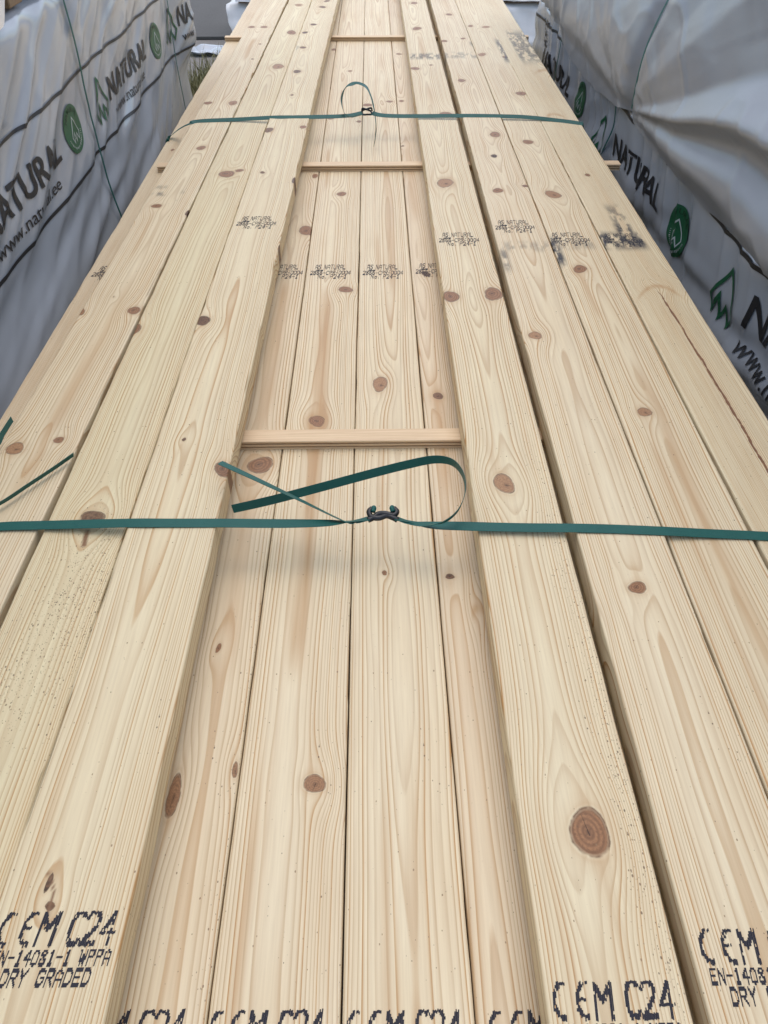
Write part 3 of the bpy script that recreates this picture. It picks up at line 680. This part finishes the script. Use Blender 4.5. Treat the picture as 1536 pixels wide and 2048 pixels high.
ribbon('tail', [P(x, y, z) for (x, y), z in zip(lp, lz_)], lw, .016, STRAP, t2, origin=t2.location)
pb = P(735, 224, U + .014)
B = lambda px, py, z: P(px, py, z)
zz = U + .02
tube('buckle', [B(724, 226, U + .014), B(725, 217, zz + .008), B(733, 219, zz + .006), B(741, 222, zz), B(744, 227, U + .014)], .0034, BUCKLE, t2, origin=t2.location)
tube('buckle', [B(744, 221, U + .016), B(742, 216, zz + .008), B(734, 218, zz + .004), B(727, 220, zz), B(724, 222, U + .014), B(726, 229, U + .012), B(736, 229, U + .010), B(743, 229, U + .012)], .0034, BUCKLE, t2, origin=t2.location)
# ---- loose strap end lying on the left edge board
ls = [(147, 909), (110, 935), (60, 968), (0, 1007), (-70, 1040), (-130, 1020), (-120, 960), (-60, 920), (-10, 893), (6, 866), (24, 838)]
lz_ = [U + .0105, U + .0105, U + .011, U + .012, U + .013, U + .014, U + .016, U + .016, U + .014, U + .012, U + .0105]
lo_ = [P(x, y, z) for (x, y), z in zip(ls, lz_)]
t3 = empty('strap_offcut', lo_[1], 'loose loop of thin green strap lying on the left edge of the boards', 'strap offcut')
ribbon('band', lo_, [Vector((0, .6, -.8))] * 4 + [Vector((0, .5, -.9)), ZD * -1, ZD * -1, Vector((0, .4, -.9))] + [Vector((.1, .6, -.8))] * 3, .012, STRAP, t3, origin=t3.location)

# ------------------------------------------------------------------ wrapped packs on both sides
XA, XB = -.95, .95
def faceL(Y, h):
    """left pack's wrapped side; h is the depth below the camera"""
    Y = np.asarray(Y, float); h = np.asarray(h, float)
    q = .45 * Y + .89 * h; t = .89 * Y - .45 * h
    q = q + .05 * vn(t / .5, q / .4, 3)
    a = .45 + .55 * sstep(-.35, .4, vn(Y / .8, h / .35, 4)) * (1 - .5 * sstep(1.0, 2.2, 3.2 - Y))
    f = .0155 * (1 - np.abs(vn(q / .085, t / .9, 5)) * 2) + .0025 * (1 - 2 * np.abs(vn(q / .05 + 3, t / .55, 6)))
    v = .006 * vn(Y / .11 + .2 * h / .11, h / .7, 7) * (1 - sstep(.62, .85, h))
    f = f + .011 * np.clip(1 - 2.2 * np.abs(vn(q / .12 + 9, t / 1.3, 9)), 0, 1) ** 2 * 1.6
    low = sstep(.86, 1.02, h) * (1 - sstep(3.2, 4.0, Y))
    a = a * (1 - .8 * low); f2 = .013 * vn((.16 * Y + .985 * h) / .045 + .3 * vn(Y / .5, h / .3, 10), Y / .9, 11)
    x = XA + low * f2 + (f * a + v * (1 - low)) + .035 * sstep(.88, 1.25, h) * (1 - sstep(3.4, 4.2, Y)) + .012 * vn(Y / .7, h / .45, 8)
    x = x - .010 * np.exp(-((Y - 2.81) / .05) ** 2) + .075 * sstep(4.12, 4.42, Y) * (1 - .95 * sstep(.86, 1.05, h))
    return x
def faceR(Y, h):
    Y = np.asarray(Y, float); h = np.asarray(h, float)
    q = .30 * Y - .95 * h
    q2 = .95 * Y + .3 * h
    f = .010 * (1 - 2 * np.abs(vn(q2 / .10 + .06 * vn(h / .2, Y, 2), h / .5, 15))) + .010 * vn(q / .09, q2 / .6, 16)
    f = f + sstep(.95, 1.08, h) * .012 * vn((.985 * h - .10 * Y) / .05, Y / .8, 19)
    x = XB - f - .03 * sstep(1.05, 1.35, h) + .010 * vn(Y / .7, h / .4, 18)
    x = x + .012 * np.exp(-((Y - 3.26) / .03) ** 2)
    return x
def drape(Y, h):
    """the glossy cover hanging over the right upper pack"""
    Y = np.asarray(Y, float); h = np.asarray(h, float)
    px, ph = 2.98, .835
    dy, up_ = Y - px, ph - h
    r = np.sqrt(dy ** 2 + (1.6 * up_) ** 2) + 1e-3
    # folds running out of the pinch under the strap
    fn = np.arctan2(up_, -dy) + .035 * vn(r / .45, 1.7, 21)
    kx = [-.6, -.05, .03, .075, .125, .165, .205, .255, .32, .42, .60, .85, 1.15, 1.57, 3.5]
    kv = [.0, .0, .018, .014, -.018, -.014, .030, .006, -.016, -.008, .010, .0, .012, .0, .0]
    fx_ = np.linspace(-.6, 3.5, 900); fv = np.interp(fx_, kx, kv); ker = np.hanning(15); ker /= ker.sum(); fv = np.convolve(np.pad(fv, 7, 'edge'), ker, 'valid')
    near = np.interp(fn, fx_, fv) * np.clip(r / .9, 0, 1.5) * 1.4
    ff = np.arctan2(up_, dy) + .05 * vn(r / .4, 5.7, 23)
    kx = [-.6, .0, .10, .22, .35, .50, .70, .95, 1.3, 1.57, 3.5]
    kv = [.0, .0, .016, -.008, .004, .012, .004, .008, .0, .0, .0]
    fv = np.interp(fx_, kx, kv); fv = np.convolve(np.pad(fv, 7, 'edge'), ker, 'valid')
    far = .55 * np.interp(ff, fx_, fv) * np.clip(r / .6, 0, 1.2)
    side = sstep(-.06, .06, dy)
    fold = near * (1 - side) + far * side
    vert = .016 * (1 - 2 * np.abs(vn(Y / .13 + .3 * h, h / .6, 24))) * sstep(3.7, 4.3, Y)
    crk = .004 * (1 - 2 * np.abs(vn(Y / .07 + 3 * h, h / .05 + Y * 4, 25))) * np.exp(-(r / .28) ** 2)
    big = .020 * vn(Y / .7 + .5 * h, h / .34 + .3 * Y, 22)
    crs = .0045 * (1 - 2 * np.abs(vn(Y / .19 + 1.6 * h / .19, h / .30 - Y / .9, 27))) ** 3 + .0010 * (1 - 2 * np.abs(vn(Y / .12 - 2.2 * h / .12, h / .22, 28))) ** 3
    big = big + crs
    x = 1.035 - .125 * sstep(.25, .72, h) + .012 * sstep(.78, .85, h) - fold - vert - big - crk
    x = x + .03 * np.exp(-((Y - 2.98) / .05) ** 2)
    return x
def wrap_shell(name, face, ylo, yhi, h_top, h_bot, x_back, mat, parent, dy=.013, dh=.010, hem=None, round_top=.05):
    """a pack's plastic cover: side facing the boards, top, back and both ends"""
    sgn = -1 if x_back < 0 else 1
    nY = int((yhi - ylo) / dy); ys = np.linspace(ylo, yhi, nY)
    nh = int((h_bot - h_top) / dh); hs = np.linspace(h_bot, h_top, nh)
    YY, HH = np.meshgrid(ys, hs, indexing='ij')
    if hem is not None:
        hb = hem(ys)[:, None]; HH = h_top + (HH - h_top) * (hb - h_top) / (h_bot - h_top)
    X = face(YY, HH); Z = CZ - HH
    rt_ = np.clip((round_top - (HH - h_top)) / round_top, 0, 1); X = X + sgn * round_top * (1 - np.sqrt(np.clip(1 - rt_ ** 2, 0, 1)))
    # top and back rows
    xb = np.linspace(0, 1, 14)[1:]
    Xt = X[:, -1:] * (1 - xb) + x_back * xb; Zt = np.broadcast_to(Z[:, -1:] + .004, Xt.shape) + .006 * vn(ys[:, None] / .2, Xt / .2, 31)
    zb = np.linspace(0, 1, 8)[1:]; Xk = np.full((nY, 7), x_back); Zk = Z[:, -1:] * (1 - zb) + (CZ - h_bot) * zb
    XX = np.concatenate([X, Xt, Xk], 1); ZZ = np.concatenate([Z, Zt, Zk], 1); YA = np.broadcast_to(ys[:, None], XX.shape)
    V = np.stack([XX, YA, ZZ], -1).reshape(-1, 3) - np.array(parent.location)
    nc = XX.shape[1]; Q = grid_quads(nY, nc, False)
    o = np_mesh(name, V, Q, mat, parent, True)
    b2 = bmesh.new(); b2.from_mesh(o.data); b2.verts.ensure_lookup_table()
    for s in (0, (nY - 1) * nc):
        b2.faces.new([b2.verts[s + i] for i in range(nc)])
    bmesh.ops.recalc_face_normals(b2, faces=b2.faces[:]); b2.to_mesh(o.data); b2.free()
    return o
def on_face(me_name, V2, faces, mat, parent, face, sgn, off=.0032):
    """lay a flat print (Y, h coordinates) on the folded cover"""
    V2 = np.asarray(V2, float); Y, h = V2[:, 0], V2[:, 1]; e = .004
    x = face(Y, h); gy = (face(Y + e, h) - face(Y - e, h)) / (2 * e); gh = (face(Y, h + e) - face(Y, h - e)) / (2 * e)
    n = np.stack([np.ones_like(x), -gy, gh], -1) * sgn; n /= np.linalg.norm(n, axis=1)[:, None]
    W = np.stack([x, Y, CZ - h], -1) + n * off - np.array(parent.location)
    me = bpy.data.meshes.new(me_name); me.from_pydata(W.tolist(), [], faces); me.materials.append(mat)
    for p_ in me.polygons: p_.use_smooth = True
    o = bpy.data.objects.new(me_name, me); C.objects.link(o); o.parent = parent
    return o
def cut(bm, step=.012):
    bm.verts.ensure_lookup_table()
    for ax in (0, 1):
        lo = min(v.co[ax] for v in bm.verts); hi = max(v.co[ax] for v in bm.verts); k = lo + step
        while k < hi:
            co = [0, 0, 0]; no = [0, 0, 0]; co[ax] = k; no[ax] = 1
            bmesh.ops.bisect_plane(bm, geom=bm.verts[:] + bm.edges[:] + bm.faces[:], plane_co=co, plane_no=no); k += step
    bmesh.ops.triangulate(bm, faces=bm.faces[:])
def text_bm(body, width, height, bold=0.0, maxw=None):
    cu = bpy.data.curves.new('t', 'FONT'); cu.body = body; cu.size = 1; cu.offset = bold; cu.resolution_u = 4
    ob = bpy.data.objects.new('t', cu); C.objects.link(ob); dg = bpy.context.evaluated_depsgraph_get(); dg.update()
    me = bpy.data.meshes.new_from_object(ob.evaluated_get(dg)); bm = bmesh.new(); bm.from_mesh(me)
    bpy.data.objects.remove(ob); bpy.data.curves.remove(cu); bpy.data.meshes.remove(me)
    xs = [v.co.x for v in bm.verts]; ysv = [v.co.y for v in bm.verts]
    for v in bm.verts:
        v.co.x = (v.co.x - min(xs)) / (max(xs) - min(xs)) * width; v.co.y = v.co.y / .72 * height
    bmesh.ops.remove_doubles(bm, verts=bm.verts[:], dist=1e-6)
    return bm
def stroke_bm(pl, wd, closed=False):
    bm = bmesh.new(); n = len(pl); L = []; R = []
    for i, p_ in enumerate(pl):
        p_ = Vector(p_); a = Vector(pl[i - 1]) if (i > 0 or closed) else None; b = Vector(pl[(i + 1) % n]) if (i < n - 1 or closed) else None
        d1 = (p_ - a).normalized() if a is not None else (b - p_).normalized(); d2 = (b - p_).normalized() if b is not None else d1
        n1_ = Vector((-d1.y, d1.x)); n2_ = Vector((-d2.y, d2.x)); mm = (n1_ + n2_); mm = mm / max(mm.length_squared, .35) * 2
        L.append(bm.verts.new((*(p_ + mm * wd / 2), 0))); R.append(bm.verts.new((*(p_ - mm * wd / 2), 0)))
    for i in range(n if closed else n - 1):
        j = (i + 1) % n; bm.faces.new((L[i], L[j], R[j], R[i]))
    return bm
LOGO = [(-.5, -.24), (.0, .52), (.5, -.21), (.33, -.5), (.13, -.2), (-.02, -.5), (-.17, -.1), (-.33, -.5)]
def place(bm, o, u, flip=1):
    """local 2D (x right, y up) to (Y, h) on a side; u = +1 reads away from the camera, -1 towards it"""
    V = [(o[0] + u * v.co.x, o[1] - v.co.y) for v in bm.verts]; bm.verts.index_update()
    Fc = [[v.index for v in f.verts] for f in bm.faces]
    if u < 0: pass
    bm.free(); return V, Fc
def print_text(body, o, u, width, height, bold, mat, parent, face, sgn, name, slope=0.):
    bm = text_bm(body, width, height, bold); cut(bm)
    for v in bm.verts: v.co.y -= slope * v.co.x
    return on_face(name, *place(bm, o, u), mat, parent, face, sgn)
def print_logo(o, u, size, parent, face, sgn, mat=GREENP, wd=.010, name='logo_print', off=.0032):
    bm = stroke_bm([(x * size * 1.15, y * size) for x, y in LOGO], wd, True); cut(bm)
    V, Fc = place(bm, o, u)
    return on_face(name, V, Fc, mat, parent, face, sgn, off)
def print_badge(o, u, rx, ry, parent, face, sgn):
    bm = bmesh.new(); bmesh.ops.create_circle(bm, cap_ends=True, radius=1, segments=48)
    for v in bm.verts: v.co.x *= rx; v.co.y *= ry
    cut(bm); V, Fc = place(bm, o, u); b = on_face('badge_print', V, Fc, GREENP, parent, face, sgn)
    lg = print_logo((o[0] + u * .004, o[1] + .002), u, ry * .95, parent, face, sgn, WHITEP, .0042, 'emblem', .0042); lg.parent = b; lg.location = (0, 0, 0)
    # ring of lettering round the emblem
    bm = bmesh.new()
    wtx = 'NATURAL'
    bt = text_bm(wtx, 1.0, 1.0, .02)
    for v in bt.verts:
        a = math.radians(150 - 120 * v.co.x); r = .68 + .20 * v.co.y
        v.co = Vector((rx * r * math.cos(a), ry * r * math.sin(a), 0))
    V, Fc = place(bt, o, u); d = on_face('badge_lettering', V, Fc, DGREEN, parent, face, sgn, .0042); d.parent = b
    bm = bmesh.new(); rg = random.Random(4)
    for i in range(26):
        a0 = math.radians(200 + i * 5.6); r0 = .74; r1 = r0 + rg.uniform(.05, .10); da = math.radians(rg.uniform(1.5, 3.6))
        vs_ = [bm.verts.new((rx * r * math.cos(a), ry * r * math.sin(a), 0)) for r, a in ((r0, a0), (r0, a0 + da), (r1, a0 + da), (r1, a0))]
        bm.faces.new(vs_)
    V, Fc = place(bm, o, u); d = on_face('badge_lettering', V, Fc, WHITEP, parent, face, sgn, .0042); d.parent = b
    return b
def print_line(Ya, Yb, h0, slope, wd, parent, face, sgn):
    n = int((Yb - Ya) / .012); Ys = np.linspace(Ya, Yb, n); V = []
    for y in Ys:
        for k in (-.5, 0, .5): V.append((y, (h0(y) if callable(h0) else h0 + slope * (y - Ya)) + k * wd))
    return on_face('line_print', V, [list(map(int, q)) for q in grid_quads(n, 3)], INK, parent, face, sgn)

# ---- left pack
pk = empty('wrapped_timber_pack', (-1.5, 2.0, .09), 'long white wrapped pack on the left with black lettering and round green badges', 'timber pack')
hb_l = lambda y: 1.66 + .03 * vn(y / .3, 0, 41)
wrap_shell('wrap', faceL, -.9, 4.42, .43, 1.70, -2.05, WRAP, pk, hem=hb_l)
HL = lambda Y: .655 + .0 * Y
print_line(-.9, 4.41, .650, .004, .009, pk, faceL, 1)
print_line(-.9, 4.41, .912, .002, .010, pk, faceL, 1)
def left_set(Yt, parent=pk):
    print_text('NATURAL', (Yt, .822), 1, .62, .076, .022, INK, parent, faceL, 1, 'lettering')
    print_text('www.natural.ee', (Yt + .03, .882), 1, .52, .036, .004, INK, parent, faceL, 1, 'address_lettering')
left_set(1.845); left_set(3.075)
print_badge((2.62, .783), 1, .082, .070, pk, faceL, 1); print_badge((3.875, .800), 1, .080, .068, pk, faceL, 1)
print_logo((2.965, .790), 1, .125, pk, faceL, 1); print_logo((4.17, .80), 1, .125, pk, faceL, 1); print_logo((1.73, .79), 1, .125, pk, faceL, 1)
bmw = print_text('NA', (4.262, .818), 1, .135, .080, .022, INK, pk, faceL, 1, 'lettering')
print_text('www', (4.275, .882), 1, .115, .036, .004, INK, pk, faceL, 1, 'address_lettering')
def pack_strap(label, Yc, h0, h1, face, sgn, lean=0.):
    hs = np.linspace(h0, h1, 40); pts = []
    for h in hs:
        y = Yc + lean * (h - h0) + .003 * float(vn(h / .15, Yc, 51)); pts.append((float(np.mean(face(y, h + np.linspace(-.12, .12, 9)))) + sgn * .013, y, CZ - h))
    o = ribbon('pack_strap', pts, [YD] * len(pts), .013, STRAP, n=2)
    c = Vector(pts[-1]); o.data.transform(Matrix.Translation(-c)); o.location = c
    return tag(o, label, 'strap', None)
pack_strap('green strap down the left pack between its nearest badge and the logo', 2.81, .40, 1.70, faceL, 1)
pack_strap('green strap down the far corner of the left pack', 4.16, .43, 1.70, faceL, 1)
# bearer and upper pack on the left
up_l = empty('wrapped_timber_pack', (-1.55, .6, CZ - .36), 'upper left pack whose pale wrap edge hangs into the top corner of the view', 'timber pack')
def faceUL(Y, h):
    return -.935 + .012 * vn(np.asarray(Y) / .3, np.asarray(h) / .2, 61) + .006 * (1 - 2 * np.abs(vn(np.asarray(Y) / .09 + np.asarray(h) * 3, np.asarray(h) / .3, 62))) + 0 * np.asarray(h)
wrap_shell('wrap', faceUL, -.9, 4.35, -.5, .36, -2.05, SILVER, up_l, hem=lambda y: .365 + .075 * sstep(1.5, 2.2, y) * (1 - sstep(2.30, 2.40, y)) + .008 * vn(y / .12, 0, 63), dh=.02)
for y, lb in ((3.9, 'timber bearer out of sight under the far end of the upper left pack'), (2.48, 'end of a timber bearer showing under the upper left pack'), (.4, 'timber bearer under the near end of the upper left pack')):
    bm = bmesh.new(); bmesh.ops.create_cube(bm, size=1); bmesh.ops.scale(bm, vec=(1.02, .10, .055), verts=bm.verts)
    bmesh.ops.bevel(bm, geom=bm.edges[:], offset=.003, segments=1, affect='EDGES')
    o = bm_obj('bearer', bm, BEARER); o.location = (-1.475, y, CZ - .3985); tag(o, lb, 'bearer')

# ---- right packs
pr = empty('wrapped_timber_pack', (1.5, 2.0, .09), 'lower right white wrapped pack with black lettering, below the glossy grey cover', 'timber pack')
wrap_shell('wrap', faceR, -.9, 5.12, .845, 1.72, 2.05, WRAP, pr, round_top=.02)
print_line(-.9, 5.10, lambda y: np.interp(y, [0, 2.2, 3.2, 5.1], [.858, .862, .874, .922]), 0, .012, pr, faceR, -1)
sl = .03
print_text('NATURAL', (4.74, 1.095), -1, .70, .080, .020, INK, pr, faceR, -1, 'lettering', slope=-.03)
print_text('NATURAL', (3.175, 1.050), -1, .62, .080, .020, INK, pr, faceR, -1, 'lettering', slope=-.03)
print_text('NATURAL', (1.765, 1.005), -1, .62, .085, .020, INK, pr, faceR, -1, 'lettering', slope=-.03)
print_text('www.natural.ee', (1.76, 1.075), -1, .56, .046, .004, INK, pr, faceR, -1, 'address_lettering', slope=-.03)
print_badge((3.83, 1.03), -1, .085, .072, pr, faceR, -1); print_badge((2.37, 1.015), -1, .088, .078, pr, faceR, -1)
print_logo((1.915, 1.000), -1, .135, pr, faceR, -1, wd=.012); print_logo((3.40, 1.05), -1, .135, pr, faceR, -1, wd=.012)
rgs = random.Random(9); bm = bmesh.new()
for i in range(70):
    a, b = rgs.uniform(0, .16), rgs.uniform(-.06, .06); s = rgs.uniform(.004, .012); q = rgs.uniform(.3, .9)
    vs_ = [bm.verts.new((a + s * math.cos(t), b + s * q * math.sin(t), 0)) for t in np.linspace(0, 6.283, 7)[:-1]]; bm.faces.new(vs_)
V, Fc = place(bm, (4.86, .955), -1); on_face('smeared_print', V, Fc, INK, pr, faceR, -1)
pack_strap('green strap down the lower right pack beside its middle logo', 3.22, .86, 1.72, faceR, -1, lean=.33)
pack_strap('green strap down the far lettering of the lower right pack', 4.36, .86, 1.72, faceR, -1)
hem_r = lambda y: np.interp(y, [-1, 1.2, 1.71, 1.9, 2.07, 2.6, 2.85, 2.98, 3.08, 3.19, 3.45, 3.675, 4.0, 4.22, 4.6, 5.1], [.80, .80, .812, .838, .852, .856, .852, .842, .85, .872, .896, .905, .89, .86, .83, .82]) + .005 * vn(y / .12, 0, 71)
pu = empty('wrapped_timber_pack', (1.55, 2.0, CZ - .80), 'upper right pack under a loose glossy grey cover with deep folds', 'timber pack')
wrap_shell('wrap', drape, -.9, 5.0, -.35, .83, 2.05, TARP, pu, hem=hem_r, dh=.008, dy=.014)
pack_strap('green strap pinching the glossy grey cover on the right', 2.98, -.30, .83, drape, -1)
for y, lb in ((3.06, 'raw timber bearer end peeking out below the pinched grey cover'), (4.52, 'raw timber bearer end under the far end of the grey cover'), (1.2, 'timber bearer hidden under the near part of the grey cover')):
    bm = bmesh.new(); bmesh.ops.create_cube(bm, size=1); bmesh.ops.scale(bm, vec=(1.02, .07, .045), verts=bm.verts)
    bmesh.ops.bevel(bm, geom=bm.edges[:], offset=.003, segments=1, affect='EDGES')
    o = bm_obj('bearer', bm, BEARER); o.location = (1.447, y, CZ - .8215); tag(o, lb, 'bearer')

# ---- bright packs standing across the far end
def cross_pack(x0, x1, y0, y1, z0, z1, label, seed):
    t = empty('wrapped_timber_pack', ((x0 + x1) / 2, (y0 + y1) / 2, z0), label, 'timber pack')
    nx = int((x1 - x0) / .025); nz = max(int((z1 - z0) / .02), 6)
    xs = np.linspace(x0, x1, nx); zs = np.linspace(z0, z1, nz)
    XX, ZZ = np.meshgrid(xs, zs, indexing='ij')
    f = .03 * (1 - 2 * np.abs(vn(XX / .22 + ZZ * 1.5, ZZ / .13, seed))) + .03 * vn(XX / .4, ZZ / .2, seed + 1) + .012 * vn(XX / .07, ZZ / .06, seed + 2)
    rr = np.clip((.06 - (z1 - ZZ)) / .06, 0, 1); rr = .06 * (1 - np.sqrt(1 - rr ** 2))
    YY = y0 - f + rr + .28 * (ZZ - z0)
    xe = .06 * np.exp(-(XX - x0) / .05) * vn(ZZ / .12, 0, seed + 3)
    k = np.linspace(0, 1, 10)[1:]
    Xa = np.concatenate([XX + xe, np.broadcast_to(xs[:, None], (nx, 9)), np.broadcast_to(xs[:, None], (nx, 5))], 1)
    Ya = np.concatenate([YY, YY[:, -1:] * (1 - k) + y1 * k, np.full((nx, 5), y1)], 1)
    Za = np.concatenate([ZZ, np.full((nx, 9), z1), np.broadcast_to(np.linspace(z1, z0, 6)[1:], (nx, 5))], 1)
    V = np.stack([Xa, Ya, Za], -1).reshape(-1, 3) - np.array(t.location); nc = Xa.shape[1]
    o = np_mesh('wrap', V, grid_quads(nx, nc), SILVER, t, True)
    b2 = bmesh.new(); b2.from_mesh(o.data); b2.verts.ensure_lookup_table()
    for s in (0, (nx - 1) * nc): b2.faces.new([b2.verts[s + i] for i in range(nc)])
    bmesh.ops.recalc_face_normals(b2, faces=b2.faces[:]); b2.to_mesh(o.data); b2.free()
    return t
cross_pack(-1.33, 3.6, 8.35, 9.5, .0, .345, 'lower bright wrapped pack lying across behind the far end of the boards', 81)
cross_pack(-1.30, 3.6, 8.42, 9.5, .375, 1.2, 'upper bright wrapped pack stacked on the other across the far end', 91)
bm = bmesh.new(); bmesh.ops.create_cube(bm, size=1); bmesh.ops.scale(bm, vec=(4.8, .9, .03), verts=bm.verts)
o = bm_obj('bearer', bm, BEARER); o.location = (1.15, 8.98, .36); tag(o, 'dark bearer in the seam between the two far packs', 'bearer')
# loose scrap of plastic on the ground
rr_ = np.random.RandomState(3); nx, ny = 16, 12
gx_, gy_ = np.meshgrid(np.linspace(-1.72, -1.22, nx), np.linspace(8.08, 8.34, ny), indexing='ij')
gz_ = .02 + .045 * np.abs(vn(gx_ / .16, gy_ / .12, 5)) + .014 * vn(gx_ / .05, gy_ / .05, 6)
gx_ = gx_ + .05 * vn(gy_ / .08, gx_ / .3, 9); gy_ = gy_ + .04 * vn(gx_ / .16, gy_ / .3, 8) - .12 * sstep(-1.45, -1.25, gx_)
c0 = np.array((-1.47, 8.2, 0.))
o = np_mesh('plastic_scrap', np.stack([gx_, gy_, np.maximum(gz_, .004)], -1).reshape(-1, 3) - c0, grid_quads(nx, ny), WRAP); o.location = c0
sm_ = o.modifiers.new('thickness', 'SOLIDIFY'); sm_.thickness = .002
tag(o, 'crumpled scrap of white plastic on the ground at the foot of the far pack', 'plastic scrap')

# ------------------------------------------------------------------ weeds in the gap beside the far end of the left pack
rg = random.Random(12); V = []; Q = []
for cl in range(60):
    cx_, cy_ = rg.uniform(-1.5, -1.02), rg.uniform(5.6, 7.3)
    for b in range(rg.randint(22, 46)):
        x, y = cx_ + rg.gauss(0, .05), cy_ + rg.gauss(0, .07); hgt = rg.uniform(.08, .30); an = rg.uniform(0, 6.283); lean = rg.uniform(.1, .8) * hgt
        wv = (math.cos(an + 1.57) * .006, math.sin(an + 1.57) * .006); k0 = len(V); n = 4
        for i in range(n + 1):
            t = i / n; px_ = x + math.cos(an) * lean * t * t; py_ = y + math.sin(an) * lean * t * t; pz_ = hgt * (t - .25 * t * t * (lean / hgt)); s = 1 - t * .92
            V += [(px_ - wv[0] * s, py_ - wv[1] * s, pz_), (px_ + wv[0] * s, py_ + wv[1] * s, pz_)]
        for i in range(n): Q.append((k0 + 2 * i, k0 + 2 * i + 1, k0 + 2 * i + 3, k0 + 2 * i + 2))
o = np_mesh('grass', V, np.array(Q), GRASS); tag(o, 'straggly green and dry weeds growing at the end of the left pack', 'grass', kind='stuff')
